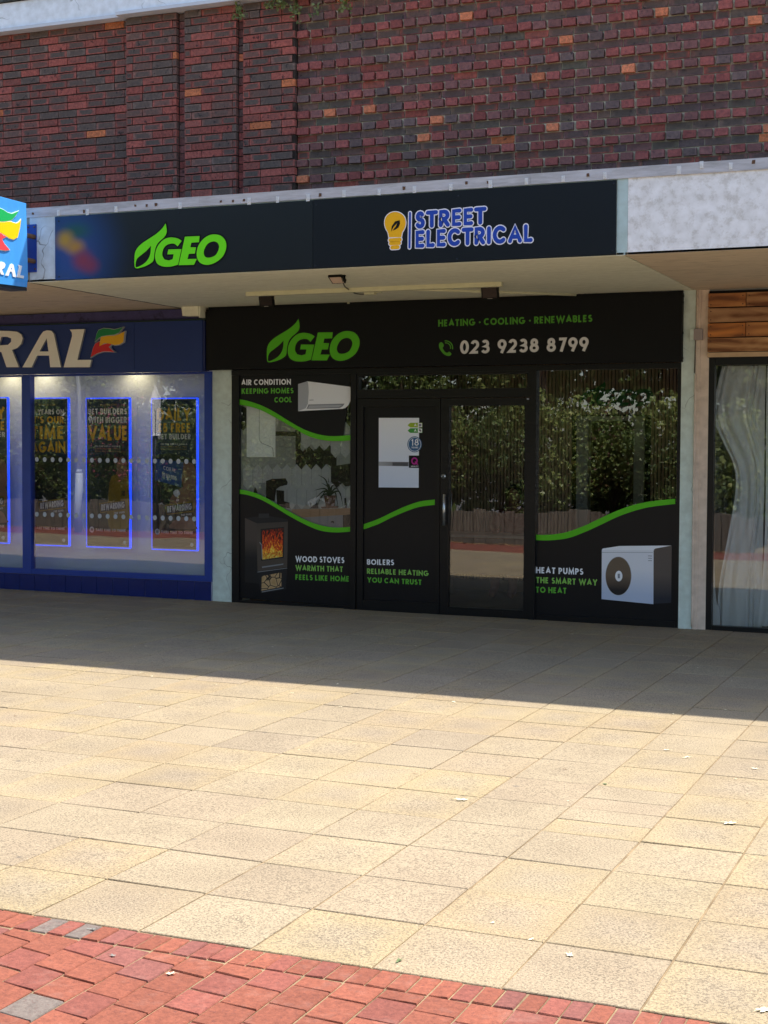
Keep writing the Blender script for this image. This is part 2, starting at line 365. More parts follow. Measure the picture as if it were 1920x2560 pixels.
def ribbon(pts, w_, rounded=False):
    """outline polygon(s) of a thick polyline: list of loops"""
    P = [Vector(p) for p in pts]
    closed = (P[0]-P[-1]).length < 1e-6
    h = w_/2
    if closed: P = P[:-1]
    n = len(P); Ls, Rs = [], []
    for i in range(n):
        if closed or 0 < i < n-1:
            a = (P[i]-P[i-1]).normalized(); b = (P[(i+1) % n]-P[i]).normalized()
        elif i == 0: a = b = (P[1]-P[0]).normalized()
        else: a = b = (P[-1]-P[-2]).normalized()
        na = Vector((-a.y, a.x)); nb = Vector((-b.y, b.x)); m = na+nb
        if m.length < 1e-3: m = na
        m.normalize(); k = min(1/max(m.dot(na), 0.25), 2.6)
        if rounded: k = min(k, 1.15)
        Ls.append(P[i]+m*h*k); Rs.append(P[i]-m*h*k)
    if closed:
        A, B = [tuple(p) for p in Ls], [tuple(p) for p in Rs]
        ar = lambda lp: abs(sum(lp[i-1][0]*lp[i][1]-lp[i][0]*lp[i-1][1] for i in range(len(lp))))
        return [A, B] if ar(A) > ar(B) else [B, A]
    out = [tuple(p) for p in Ls]
    if rounded:
        d = (P[-1]-P[-2]).normalized(); a0 = math.atan2(d.y, d.x)
        out += [(P[-1].x+h*math.cos(a0+math.pi/2-math.pi*k/6), P[-1].y+h*math.sin(a0+math.pi/2-math.pi*k/6)) for k in range(1, 6)]
    out += [tuple(p) for p in reversed(Rs)]
    if rounded:
        d = (P[0]-P[1]).normalized(); a0 = math.atan2(d.y, d.x)
        out += [(P[0].x+h*math.cos(a0+math.pi/2-math.pi*k/6), P[0].y+h*math.sin(a0+math.pi/2-math.pi*k/6)) for k in range(1, 6)]
    return [out]
def text_into(mb, s, pl, pr, h, y, wt=.21, gap=.13, space=.36, rounded=False, th=0.0015, mi=0, slant=0.0, mapf=None, extra=0.0, kx=None, mis=None):
    """letters from baseline point pl to pr (x,z), cap height h; wt = stroke weight; extra = added stroke width (outlines)"""
    t = wt; pos = 0; items = []
    for ch in s:
        if ch == ' ': pos += space; continue
        if ch == '•': items.append((ch, pos+.1, None, .25)); pos += .45; continue
        g = GL[ch]; items.append((ch, pos, g[1], g[0])); pos += g[0]+gap
    total = pos-gap; L = math.hypot(pr[0]-pl[0], pr[1]-pl[1]); sx = L/(total*h) if kx is None else kx
    ex = Vector(((pr[0]-pl[0])/L, (pr[1]-pl[1])/L)); ez = Vector((0, 1)); k = 0
    for ch, x0, st, gw in items:
        def place(a, b): return tuple(Vector(pl)+ex*(a*h*sx+b*h*slant)+ez*(b*h))
        if ch == '•':
            k += 1; r = .13
            mb.prism([[place(x0+.1+r*math.cos(i*math.pi/6)/sx*1.0, .45+r*math.sin(i*math.pi/6)) for i in range(12)]], y-0.0002*(k % 3), th, mi, mapf); continue
        tt = t
        for pts in st:
            k += 1
            Q = []
            for a, b in pts:
                cx_ = x0+tt/2+a*(gw-tt); cz_ = t/2+min(max(b, -0.12), 1.12)*(1-t)
                if b < -0.05: cz_ = 0.0 if not rounded else t/2
                if b > 1.05: cz_ = 1.0 if not rounded else 1-t/2
                Q.append((cx_*h, cz_*h))
            for lp in [ribbon(Q, (tt+extra)*h, rounded)]:
                loops = [[tuple(Vector(pl)+ex*(a*sx+b*slant)+ez*b) for a, b in l] for l in lp]
                mb.prism(loops, y-0.00025*(k % 4), th, mi if mis is None else mis, mapf)

# ================================================================== SETTING
# ---------------- ground sheet
m_earth = mat('bedding_sand', (0.36, 0.265, 0.155), 0.95, 0.1, col2=(0.12, 0.085, 0.05), vscale=5, bump=0.5, bscale=120)
m_tar = mat('tarmac', (0.16, 0.15, 0.14), 0.9, 0.2, var=0.3, vscale=8, bump=0.3)
g = MB()
for x0, x1, y0, y1 in ((-300, 300, -300, 300),):
    g.face([(x0, y0, gz(0)-0.16), (x1, y0, gz(0)-0.16), (x1, y1, gz(0)-0.16), (x0, y1, gz(0)-0.16)])
tag(g.build('ground', m_tar), kind='structure')
g = MB()
g.face([(-24, -18, gz(-24)-0.0055), (9, -18, gz(9)-0.0055), (9, 0.6, gz(9)-0.0055), (-24, 0.6, gz(-24)-0.0055)])
tag(g.build('paving_bed', m_earth), kind='structure')

def slab_colour():
    r = random.random()
    if r < .55: c = (0.53, 0.43, 0.285)
    elif r < .8: c = (0.515, 0.41, 0.275)
    elif r < .93: c = (0.49, 0.395, 0.27)
    else: c = (0.55, 0.45, 0.29)
    k = random.uniform(.97, 1.03)*.62; return tuple(x*k for x in c)+(random.choice((0, .35, .8, 1)),)
ROWS = [-9.88, -9.385, -8.90, -8.40, -7.90, -7.41, -6.90, -6.39, -5.88, -5.36, -4.85, -4.35, -3.85, -3.36, -2.86, -2.37, -1.88, -1.38, -0.88, -0.40, 0.02]
sl = MB()
x = 1.63+0.4625*12
cols = [x]
while x > -20: x -= 0.4595 if x > -2 else 0.447; cols.append(x)
for i in range(len(cols)-1):
    xb, xa = cols[i], cols[i+1]
    sh = random.uniform(-.004, .004)
    rows = list(ROWS)
    if -0.0 < xa-0.72 < 0.1 or (xa < .72 < xb and False): rows += [-7.18, -7.65]; rows.sort()
    if random.random() < .12:
        k = random.randint(4, 14); rows.append(rows[k]+.25); rows.sort()
    for j in range(len(rows)-1):
        ya, yb = rows[j]+(sh if j else 0), rows[j+1]+sh
        dz = random.uniform(-.0010, .0010); tx = random.uniform(-.001, .001); ty = random.uniform(-.001, .001)
        gp = random.uniform(.0026, .0048); c = slab_colour()
        j0, j1 = random.uniform(-.002, .002), random.uniform(-.002, .002)
        a0, a1, b0, b1 = xa+gp, xb-gp, ya+gp+j0, yb-gp+j1
        def Z(x_, y_, k): return gz(x_)+dz+(tx if x_ > (xa+xb)/2 else -tx)+(ty if y_ > (ya+yb)/2 else -ty)+k
        e = .003
        top = [(a0+e, b0+e), (a1-e, b0+e), (a1-e, b1-e), (a0+e, b1-e)]; out = [(a0, b0), (a1, b0), (a1, b1), (a0, b1)]
        U = [(0, 0), (1, 0), (1, 1), (0, 1)]
        sl.face([(p[0], p[1], Z(p[0], p[1], 0)) for p in top], 0, c, U)
        for q in range(4):
            p, p2, o_, o2 = top[q], top[(q+1) % 4], out[q], out[(q+1) % 4]
            sl.face([(o_[0], o_[1], Z(*o_, -.003)), (o2[0], o2[1], Z(*o2, -.003)), (p2[0], p2[1], Z(*p2, 0)), (p[0], p[1], Z(*p, 0))], 0, c, [U[q]]*4)
            sl.face([(o_[0], o_[1], Z(*o_, -.03)), (o2[0], o2[1], Z(*o2, -.03)), (o2[0], o2[1], Z(*o2, -.003)), (o_[0], o_[1], Z(*o_, -.003))], 0, c, [U[q]]*4)
m_slab = attr_mat('buff_concrete_slab', .9, 'slab')
tag(sl.build('slab_pavement', m_slab), kind='structure')

def paver_colour():
    r = random.random(); k = random.uniform(.85, 1.12)
    if r < .30: c = (0.36, 0.118, 0.085)
    elif r < .42: c = (0.33, 0.125, 0.10)
    else: c = (0.385, 0.127, 0.076)
    k *= .66
    return tuple(x*k for x in c)+(0,)
pv = MB()
GREY = [(onG(140, 2318).x, onG(140, 2318).y), (onG(190, 2326).x, onG(190, 2326).y), (onG(45, 2512).x, onG(45, 2512).y)]
def paver(a0, a1, b0, b1, rot=0):
    dz = random.uniform(-.0012, .0012); g_ = random.uniform(.002, .004); c = paver_colour(); xm = (a0+a1)/2
    if any(a0 <= p[0] <= a1 and b0 <= p[1] <= b1 for p in GREY): c = (.17, .145, .125, 0)
    z = gz(xm)+dz; e = .003
    pts = [(a0+g_, b0+g_), (a1-g_, b0+g_), (a1-g_, b1-g_), (a0+g_, b1-g_)]
    pts = [(p[0]+random.uniform(-.0015, .0015), p[1]+random.uniform(-.0015, .0015)) for p in pts]
    sk = math.tan(rot)*(a1-a0)/2
    if rot: pts = [(p[0], min(p[1]+(-sk if p[0] < xm else sk), -10.040)) for p in pts]
    tilt = [random.uniform(-.0012, .0012) for _ in pts]
    cx_, cy_ = sum(p[0] for p in pts)/4, sum(p[1] for p in pts)/4
    top = [(p[0]+(e if p[0] < cx_ else -e), p[1]+(e if p[1] < cy_ else -e), z+t) for p, t in zip(pts, tilt)]
    pv.face(top, 0, c, [(0, 0), (1, 0), (1, 1), (0, 1)])
    for q in range(4):
        p, p2 = pts[q], pts[(q+1) % 4]
        pv.face([(p[0], p[1], z-.004), (p2[0], p2[1], z-.004), top[(q+1) % 4], top[q]], 0, c)
        pv.face([(p[0], p[1], z-.03), (p2[0], p2[1], z-.03), (p2[0], p2[1], z-.004), (p[0], p[1], z-.004)], 0, c)
x = -19.5
while x < 6.5: paver(x, x+.0735, -10.035, -9.885); x += .0735
x = -19.5; ci = 0
while x < 6.5:
    tilt = -.20+.14*max(0, min(1, (x+.6)/1.6)); ln = .172
    y = -10.037; ya = y-random.choice((.085, .10, .172, .13)) if ci % 2 else y-.172*random.uniform(.8, 1.0)
    while y > (-11.72 if x < -1 else -12.4):
        paver(x, x+.1465, ya, y, tilt); y = ya; ya = y-ln-random.uniform(-.006, .006)
    x += .1465; ci += 1
m_pav = attr_mat('red_clay_paver', .85, 'paver')
tag(pv.build('brick_paving', m_pav), kind='structure')

# ================================================================== BUILDING
m_mortar = mat('mortar', (0.26, 0.205, 0.14), .95, .1, vscale=1.0, bump=.6, bscale=90, col2=(0.78, 0.70, 0.50))
m_mortar_d = mat('mortar_dark', (0.020, 0.015, 0.014), .95, .1, bump=.6, bscale=90, vscale=3.5, vcontrast=1.5, col2=(0.10, 0.075, 0.06))
m_brick = attr_mat('multi_stock_brick', .85, 'brick')
bld = empty('shop_building', (-3, 4, 0))
tag(bld, 'brown brick shopping parade with white parapet band and concrete canopy over three shops', 'building')
WY = -1.60
def bcol(kind='s'):
    r = random.random(); k = random.uniform(.8, 1.2)*2.3
    if kind == 's':
        if r < .022: return (0.27*k, 0.085*k, 0.035*k, .15)
        if r < .30: return (0.160*k, 0.046*k, 0.036*k, random.choice((0, .1, .3, .9)))
        if r < .68: return (0.140*k, 0.045*k, 0.036*k, random.choice((.7, .9, 1)))
        if r < .88: return (0.105*k, 0.052*k, 0.042*k, random.choice((.6, .9)))
        return (0.080*k, 0.056*k, 0.047*k, .8)
    if r < .03: return (0.30*k, 0.10*k, 0.05*k, 0)
    if r < .45: return (0.150*k, 0.046*k, 0.040*k, 0)
    if r < .82: return (0.115*k, 0.050*k, 0.046*k, .15)
    return (0.088*k, 0.058*k, 0.054*k, .3)
def courses(z0, z1):
    z = z0; k = 0
    while z < z1: yield k, z, min(z+.075, z1); z += .075; k += 1
Z0, Z1 = 3.62, 5.945
def brickwall(name, xa, xb, y, end_right=False, depth=.05):
    """flush stretchers, running bond with the odd header; mortar sheet just behind"""
    mb = MB(); mb.box(xa+.002, xb-.002, y+.013, y+.3, Z0, Z1, mi=1)
    for k, za, zb in courses(Z0, Z1):
        x = xa-(.1125 if k % 2 else 0)-.04+random.uniform(-.004, .004)
        while x < xb:
            L = .225 if random.random() > .07 else .3375-.225
            if L < .2: x -= 0
            a, b = max(x, xa), min(x+L, xb); x += L
            if b-a < .03: continue
            jy = random.uniform(-.003, .003)
            g1 = random.uniform(.002, .0045)
            mb.box(a+g1 if a > xa+.001 else a, b-g1 if b < xb-.001 else b, y+jy, y+depth, za+.008, zb-.004, 0, bcol('s'), jit=.0018, skip='k')
    return mb.build(name, [m_brick, m_mortar_d], bld)
brickwall('upper_wall', -14.0, -5.428, WY)
for xa, xb in ((-5.428, -4.862), (-4.768, -4.205), (-4.128, -3.582)):
    p = brickwall('brick_pier', xa, xb, WY-.062)
for xa, xb in ((-4.86, -4.77), (-4.203, -4.13)):
    mb = MB(); mb.box(xa, xb, WY+.006, WY+.2, Z0, Z1, mi=1)
    for k, za, zb in courses(Z0, Z1):
        mb.box(xa, xb-(.012 if k % 2 else .03), WY, WY+.04, za+.005, zb-.005, 0, bcol('h'), jit=.0012, skip='k')
    mb.build('pier_groove', [m_brick, m_mortar_d], bld)
# textured wall: courses of projecting headers between flush stretcher courses
mb = MB(); mb.box(-3.58, 7.0, WY+.012, WY+.3, Z0, Z1, mi=1)
off = 0.0
for k, za, zb in courses(Z0, Z1):
    if k % 2:
        x = -3.58+random.uniform(-.12, 0)
        while x < 7:
            L = .225 if random.random() > .1 else .1125
            a, b = max(x, -3.58), x+L; x += L
            if b-a < .03: continue
            mb.box(a+.004, b-.004, WY+random.uniform(.0, .006), WY+.05, za+.007, zb-.007, 0, bcol('s') if random.random() < .35 else (.19*random.uniform(.75, 1.3), .125*random.uniform(.8, 1.2), .11, random.choice((.3, .7, .9))), jit=.002, skip='k')
    else:
        x = -3.575+random.uniform(0, .02)
        while x < 7:
            wd = .112+random.uniform(-.004, .004)
            fade = .032-.012*max(0, min(1, (x+2.5)/4))*max(0, min(1, (5.4-za)/1.2))
            mb.box(x, x+wd, WY-fade+random.uniform(-.008, .006), WY+.05, za+.003, zb-.007, 0, bcol('h'), jit=.0035, skip='k', rot=random.uniform(-.07, .07))
            x += .135+random.uniform(-.002, .002)
mb.build('textured_wall', [m_brick, m_mortar], bld)

# parapet band
m_par = flake_mat('white_masonry_paint', 'f6f8fb', '34322f', scale=2.2, thr=.68, soft=.008)
m_trim = mat('white_trim', 'dcdce0', .5, .4, var=.12, vscale=6)
m_cap = mat('mossy_coping_stone', '6d716f', .95, .1, col2='2c302c', vscale=9, bump=.6)
def part(mb, name, m, bev=0, label=None, parent=None):
    o = mb.build(name, m, parent or bld)
    if bev: bevel(o, bev)
    if label: o['label'] = label
    return o
mb = MB(); mb.box(-14, -5.46, WY-.10, WY+.3, 5.975, 6.235); mb.box(-5.46, 7, WY-.16, WY+.3, 5.975, 6.262)
part(mb, 'parapet_band', m_par, .004)
mb = MB(); mb.box(-14, -5.475, WY-.125, WY+.1, 5.945, 5.977); mb.box(-5.475, 7, WY-.185, WY+.1, 5.948, 5.980)
part(mb, 'parapet_trim', m_trim, .002)
mb = MB(); mb.box(-14, -5.0, WY-.13, WY+.4, 6.24, 6.30, jit=.003); mb.box(-5.0, 7, WY-.18, WY+.4, 6.265, 6.30, jit=.003)
part(mb, 'coping', m_cap, .008)
mb = MB(); mb.box(-14, 7, WY+.3, 9, 6.0, 6.2); mb.box(-14, 7, WY+.3, 0.4, 3.3, 3.55)
part(mb, 'roof_deck', mat('roof_felt', (0.12, 0.12, 0.12), .9))
mb = MB(); mb.box(-14, -13.8, WY+.31, 9, 0, 5.99); mb.box(6.8, 7, WY+.31, 9, 0, 5.99); mb.box(-13.8, 6.8, 8.8, 9, 0, 5.99)
part(mb, 'outer_wall', mat('dark_brick_rear', (0.16, 0.07, 0.05), .9, var=.4, vscale=20))

# ---------------- canopy
CY, CZ0, CZ1 = -2.83, 3.252, 3.93
m_mint = flake_mat('mint_masonry_paint', 'c9d6cc', 'b3bfb4', scale=3, thr=.60, soft=.08, dark='8b948a')
m_white_flake = flake_mat('peeling_white_render', 'f2f2f4', 'dad8d6', scale=13, thr=.56, soft=.06, crack=False)
m_weather = flake_mat('weathered_concrete', '9b978f', '5b564d', scale=4, thr=.52, soft=.08)
m_soff_g = flake_mat('cream_green_soffit_paint', 'f6f4dc', 'eeecd2', scale=2.0, thr=.55, soft=.1, crack=False, stretch=(1, 5, 1))
m_soff_p = flake_mat('peeling_cream_soffit', 'e6d2b6', 'bfa788', scale=5.5, thr=.60, soft=.035, crack=False, stretch=(.5, 3, 1))
m_alu = flake_mat('oxidised_aluminium', 'c6c6cc', 'a8a7aa', scale=5, thr=.55, soft=.1, crack=False, stretch=(.4, 1, 3))
mb = MB(); mb.box(-14, -5.745, CY+.02, 0.3, CZ0+.02, CZ1-.02); mb.box(-5.743, -.128, CY+.02, 0.3, CZ0+.02, CZ1-.02); mb.box(-.126, 7, CY+.02, .3, CZ0+.02, CZ1-.02)
part(mb, 'canopy_slab', m_weather)
for xa, xb, m, dz, lb in ((-14, -5.75, m_soff_p, 0, 'peeling cream soffit over the blue shopfront'), (-5.738, -.133, m_soff_g, -.003, 'smooth pale green soffit over the black shopfront'), (-.121, 7, m_soff_p, 0, 'flaking brownish soffit over the plank-clad shop')):
    mb = MB(); mb.box(xa, xb, CY, .28, CZ0+dz, CZ0+.019)
    part(mb, 'soffit', m, 0, lb)
mb = MB()
rag = random.Random(3)
p0, p1 = (-5.744, CY+.1), (-5.744, -.02)   # ragged gap between the two soffits
m_gap = mat('open_joint', (0.05, 0.035, 0.025), .9)
pts = [(-5.744+rag.uniform(-.008, .008), CY+.02+i*(2.75/24)) for i in range(25)]
for i in range(24):
    a, b = pts[i], pts[i+1]; w0 = .010+.010*rag.random()
    mb.face([(a[0]-w0, a[1], CZ0-.004), (b[0]-w0, b[1], CZ0-.004), (b[0]+w0, b[1], CZ0-.004), (a[0]+w0, a[1], CZ0-.004)])
part(mb, 'soffit_joint', m_gap)
for xa, xb, m, lb in ((-14, -5.742, m_weather, None), (-5.740, -5.452, flake_mat('pale_blue_paint', 'cdd9e2', 'b3c0c8', scale=3, thr=.58, soft=.05), 'pale blue painted end of the canopy edge'),
                      (-5.450, -.190, m_mint, None), (-.188, -.105, flake_mat('mint_edge_paint', 'bcd2d2', 'a5b9b9', scale=3, thr=.62, soft=.04), None), (-.103, 7, m_white_flake, 'white render flaking off the canopy edge')):
    mb = MB(); mb.box(xa, xb, CY, CY+.018, CZ0+.001, 3.846)
    part(mb, 'canopy_edge', m, 0, lb)
mb = MB()
xs = [-14, -9.5, -5.765, -3.93, -.9, 2.2, 7]
for a, b in zip(xs[:-1], xs[1:]): mb.box(a+.001, b-.001, CY-.012, CY+.2, 3.846, 3.932, jit=.0012)
part(mb, 'flashing', m_alu, .002)
m_rust = mat('rusty_steel', (0.17, 0.085, 0.045), .85, var=.5, vscale=60)
m_clip = mat('galvanised_clip', 'e6e6e6', .5, metal=.1, var=.2, vscale=80)
CLIPS = [(146, 532, 0), (219, 530, 0), (290, 523, 0), (450, 514, 0), (623, 503, 0), (694, 499, 0), (770, 494, 0), (860, 484, 0), (948, 480, 0), (1036, 474, 0), (1127, 468, 0), (1226, 460, 0), (1316, 453, 0), (1408, 447, 0), (1512, 439, 0), (1754, 412, 0), (1697, 425, 0), (1827, 415, 0)]
HOLES = [(82, 534), (210, 528), (338, 514), (367, 513), (390, 511), (552, 503), (582, 502), (610, 500), (800, 487), (1010, 470), (1166, 457), (1220, 455), (1470, 437), (1884, 404)]
for u, v, _ in CLIPS:
    q = onY(u, v, CY-.014); mb = MB(); a = random.uniform(.019, .024)
    mb.box(q.x-a*.7, q.x+a*.7, CY-.018, CY-.0125, q.z-a*1.3, q.z+a*1.3, jit=.0015); mb.box(q.x-.004, q.x+.004, CY-.026, CY-.0185, q.z-.012, q.z+.012)
    part(mb, 'flashing_clip', m_clip)
for u, v in HOLES:
    q = onY(u, v, CY-.014); a = random.uniform(.009, .013); mb = MB()
    mb.box(q.x-a, q.x+a, CY-.0145, CY-.0125, q.z-a*1.2, q.z+a, jit=.003)
    part(mb, 'rusty_fixing', m_rust)
# bottom drip line of rust under the flashing on the right
# ---------------- columns at the shop divisions
m_colm = flake_mat('mint_column_paint', 'd6e3da', 'c4d2ca', scale=2.5, thr=.64, soft=.03, dark='7d857d')
m_colp = flake_mat('cream_pink_column_paint', 'e3cfbd', 'cbb7a8', scale=2.5, thr=.6, soft=.05, crack=False)
mb = MB(); mb.box(-5.40, -5.153, .012, .42, gz(-5.3)-.02, 3.25)
part(mb, 'column', m_colm, .004, 'narrow pale mint column between blue and black shopfronts')
mb = MB(); mb.box(-.238, -.108, -.03, .42, gz(0)-.02, 3.25)
part(mb, 'column', m_colm, .004, 'pale mint column right of the black shopfront')
mb = MB(); mb.box(-.106, .022, -.018, .42, gz(0)-.02, 3.25); mb.box(-.102, -.06, -.034, -.017, gz(0), 3.25)
part(mb, 'column', m_colp, .003, 'pinkish cream column beside the plank-clad shop')
# ---------------- floors, party walls, ceilings of the shops
m_floor = mat('shop_floor', (0.10, 0.085, 0.075), .85, var=.3, vscale=4)
m_intw = mat('interior_plaster', (0.42, 0.41, 0.39), .8, var=.1)
m_ceil = mat('interior_ceiling', (0.36, 0.36, 0.35), .8)
mb = MB()
for xa, xb in ((-13.8, -5.36), (-5.16, -.24), (.04, 6.8)): mb.box(xa, xb, .09, 8.75, -.12, gz(0)-.001+.012)
part(mb, 'shop_floor', m_floor)
for a, b in ((-5.34, -5.17), (-.20, 0)):
    mb = MB(); mb.box(a, b, .43, 8.75, .012, 3.1); part(mb, 'party_wall', m_intw)
mb = MB(); mb.box(-13.75, 6.75, .12, 8.75, 3.11, 3.2)
part(mb, 'shop_ceiling', m_ceil)
mb = MB(); mb.box(-13.75, 6.75, .0, .11, 3.17, 3.25)
part(mb, 'lintel', m_ceil)

# ================================================================== THE BLACK SHOPFRONT
m_frame = mat('black_frame_paint', '121317', .36, .35, var=.25, vscale=6)
m_vinyl = mat('black_vinyl', '15161b', .34, .30, var=.12, vscale=2)
m_board = mat('black_sign_board', '0d0f11', .6, .22, var=.15, vscale=2.5)
m_boardu = mat('blue_black_sign_board', '10161e', .40, .35, var=.12, vscale=2.5)
m_green = mat('green_vinyl', '58bd12', .45, .4)
m_green2 = mat('grass_green_lettering', '63b83a', .45, .4)
m_green3 = mat('lime_lettering', '8cc85a', .45, .4)
m_white = mat('white_vinyl', 'f6f7fa', .45, .4)
m_blk = mat('jet_black_vinyl', '050607', .5, .3)
m_chrome = mat('brushed_steel', 'c8cacc', .28, .5, metal=.9)
m_glass = glass_mat('shop_glass', .105)
m_glass2 = glass_mat('clear_glass', .055)

def frame_mb(rects, y0, y1):
    mb = MB()
    for a, b, c, d in rects: mb.box(a, b, y0, y1, c, d)
    return mb
def pane(x0, x1, z0, z1, y, parent, m=None, name='glass_pane', lean=.0036):
    mb = MB(); h = (z1-z0)*lean*2*.5*2
    yt = y+(z1-z0)*lean
    mb.face([(x0, y, z0), (x1, y, z0), (x1, yt, z1), (x0, yt, z1)])
    return mb.build(name, m or m_glass, parent)
sf = empty('shopfront', (-2.7, 0, 0))
tag(sf, 'black framed shopfront with green swoosh graphics and glazed entrance door', 'shopfront')
G0 = gz(-2.7)
part(frame_mb([(-5.155, -.240, 2.508, 2.562)], -.004, .08), 'head_rail', m_frame, .003, parent=sf)
part(frame_mb([(-5.155, -5.066, .0, 2.507)], 0, .08), 'jamb', m_frame, .003, parent=sf)
part(frame_mb([(-.278, -.240, gz(0)-.01, 2.507)], 0, .08), 'jamb', m_frame, .003, parent=sf)
part(frame_mb([(-3.725, -3.662, .0, 2.507)], -.022, .08), 'mullion', m_frame, .003, parent=sf)
part(frame_mb([(-1.755, -1.690, .0, 2.507)], -.022, .08), 'mullion', m_frame, .003, parent=sf)
part(frame_mb([(-5.065, -3.726, .0, .045)], .001, .08), 'sill_rail', m_frame, .003, parent=sf)
part(frame_mb([(-1.689, -.279, -.012, .05)], .001, .08), 'sill_rail', m_frame, .003, parent=sf)
part(frame_mb([(-3.661, -1.756, 2.243, 2.335), (-3.661, -1.756, 2.478, 2.507), (-3.661, -3.640, 2.336, 2.477), (-1.790, -1.756, 2.336, 2.477)], -.008, .08), 'transom_bar', m_frame, .003, parent=sf)
pane(-3.640, -1.790, 2.336, 2.477, .03, sf)
# graphic panels
R5 = Reg(560, 900, .34961, .018); R6 = Reg(1060, 900, .5184, .018)
def layer(parent, name, pts, m, y, reg, holes=(), th=.0006, smooth=False):
    mb = MB(); r = Reg(reg.ox, reg.oy, reg.k, y); lp = r(pts)
    if smooth: lp = smooth_loop(lp, 4)
    mb.prism([lp]+[r(h) for h in holes], y, th); return mb.build(name, m, parent)
def swoosh(top, bot, n=5):
    t = smooth_open(top, n); b = smooth_open(bot, n); return t, b
gp = sf
uT = [(103, 280), (160, 290), (260, 322), (360, 372), (470, 440), (580, 500), (690, 535), (790, 545), (910, 535)]
uB = [(103, 320), (160, 327), (260, 357), (360, 408), (480, 475), (590, 538), (690, 570), (800, 580), (910, 575)]
lT = [(103, 924), (170, 935), (260, 965), (360, 1020), (470, 1085), (580, 1142), (690, 1182), (800, 1198), (907, 1193)]
lB = [(103, 957), (170, 966), (260, 997), (360, 1051), (470, 1118), (580, 1176), (690, 1220), (800, 1233), (905, 1227)]
S = lambda p: smooth_open(p, 5)
layer(gp, 'black_graphic', [(104, 95), (908, 95)]+S(uB)[::-1][3:-1]+[(104, 300)], m_vinyl, .020, R5)
layer(gp, 'black_graphic', [(104, 1700), (104, 940)]+S(lT)[1:-1]+[(907, 1210), (907, 1762)], m_vinyl, .020, R5)
layer(gp, 'green_swoosh', S(uT)+S(uB)[::-1], m_green, .0185, R5)
layer(gp, 'green_swoosh', S(lT)+S(lB)[::-1], m_green, .0185, R5)
pane(-5.066, -3.724, .045, 2.508, .026, sf, m_glass2)

def txt(s, pl, pr, h, m, reg, y, parent, wt=.21, name='lettering', **k):
    """h in detail-view pixels"""
    mb = MB(); r = Reg(reg.ox, reg.oy, reg.k, y); a, b = r.p(*pl), r.p(*pr)
    c = r.p(pl[0], pl[1]-h); hh = c[1]-a[1]
    text_into(mb, s, a, b, hh, y, wt=wt, **k); return mb.build(name, m, parent)
TY = .0180
txt('AIR CONDITION', (125, 180), (478, 176), 40, m_white, R5, TY, gp, wt=.215)
txt('KEEPING HOMES', (126, 242), (497, 238), 38, m_green2, R5, TY, gp, wt=.215)
txt('COOL', (360, 304), (486, 302), 38, m_green2, R5, TY, gp, wt=.215)
txt('WOOD STOVES', (511, 1443), (860, 1453), 42, m_white, R5, TY, gp, wt=.215)
txt('WARMTH THAT', (511, 1505), (850, 1516), 39, m_green3, R5, TY, gp, wt=.215)
txt('FEELS LIKE HOME', (511, 1571), (896, 1585), 38, m_green2, R5, TY, gp, wt=.215)

# picture of the wall-mounted air conditioner
pic = MB().build('air_conditioner_print', m_white, sf) if False else None
def grad(name, c0, c1, axis=2, lo=0, hi=1, rough=.45, noise=0):
    """printed gradient on a flat graphic (object coordinates)"""
    if name in MATS: return MATS[name]
    m = bpy.data.materials.new(name); m.use_nodes = True; t = m.node_tree; b = t.nodes['Principled BSDF']
    tc = t.nodes.new('ShaderNodeTexCoord'); sp = t.nodes.new('ShaderNodeSeparateXYZ'); t.links.new(tc.outputs['Object'], sp.inputs[0])
    mr = t.nodes.new('ShaderNodeMapRange'); mr.inputs[1].default_value = lo; mr.inputs[2].default_value = hi; t.links.new(sp.outputs[axis], mr.inputs[0])
    r = t.nodes.new('ShaderNodeValToRGB'); r.color_ramp.elements[0].color = lin(c0); r.color_ramp.elements[1].color = lin(c1)
    t.links.new(mr.outputs[0], r.inputs[0]); t.links.new(r.outputs[0], b.inputs['Base Color']); b.inputs['Roughness'].default_value = rough
    MATS[name] = m; return m
ac1 = mat('printed_white_casing', 'f1f3f8', .45); ac2 = mat('printed_casing_side', 'b0b4bd', .45); ac3 = mat('printed_grey', '8b8f97', .5); ac4 = mat('printed_dark_line', '3e4046', .5)
layer(sf, 'air_conditioner_print', [(530, 172), (597, 152), (606, 200), (604, 300), (590, 352), (530, 366)], ac2, .0190, R5)
layer(sf, 'air_conditioner_print', [(597, 152), (905, 192), (908, 288), (890, 322), (868, 343), (846, 349), (530, 366), (585, 345), (600, 312), (606, 230), (603, 180)], ac1, .0184, R5)
layer(sf, 'air_conditioner_print', [(604, 318), (862, 312), (850, 330), (826, 344), (590, 349)], ac3, .0178, R5)
layer(sf, 'air_conditioner_print', [(612, 325), (842, 321), (822, 336), (600, 344)], ac2, .0172, R5)
layer(sf, 'air_conditioner_print', [(610, 285), (640, 284), (640, 288), (610, 289)], ac3, .0178, R5)

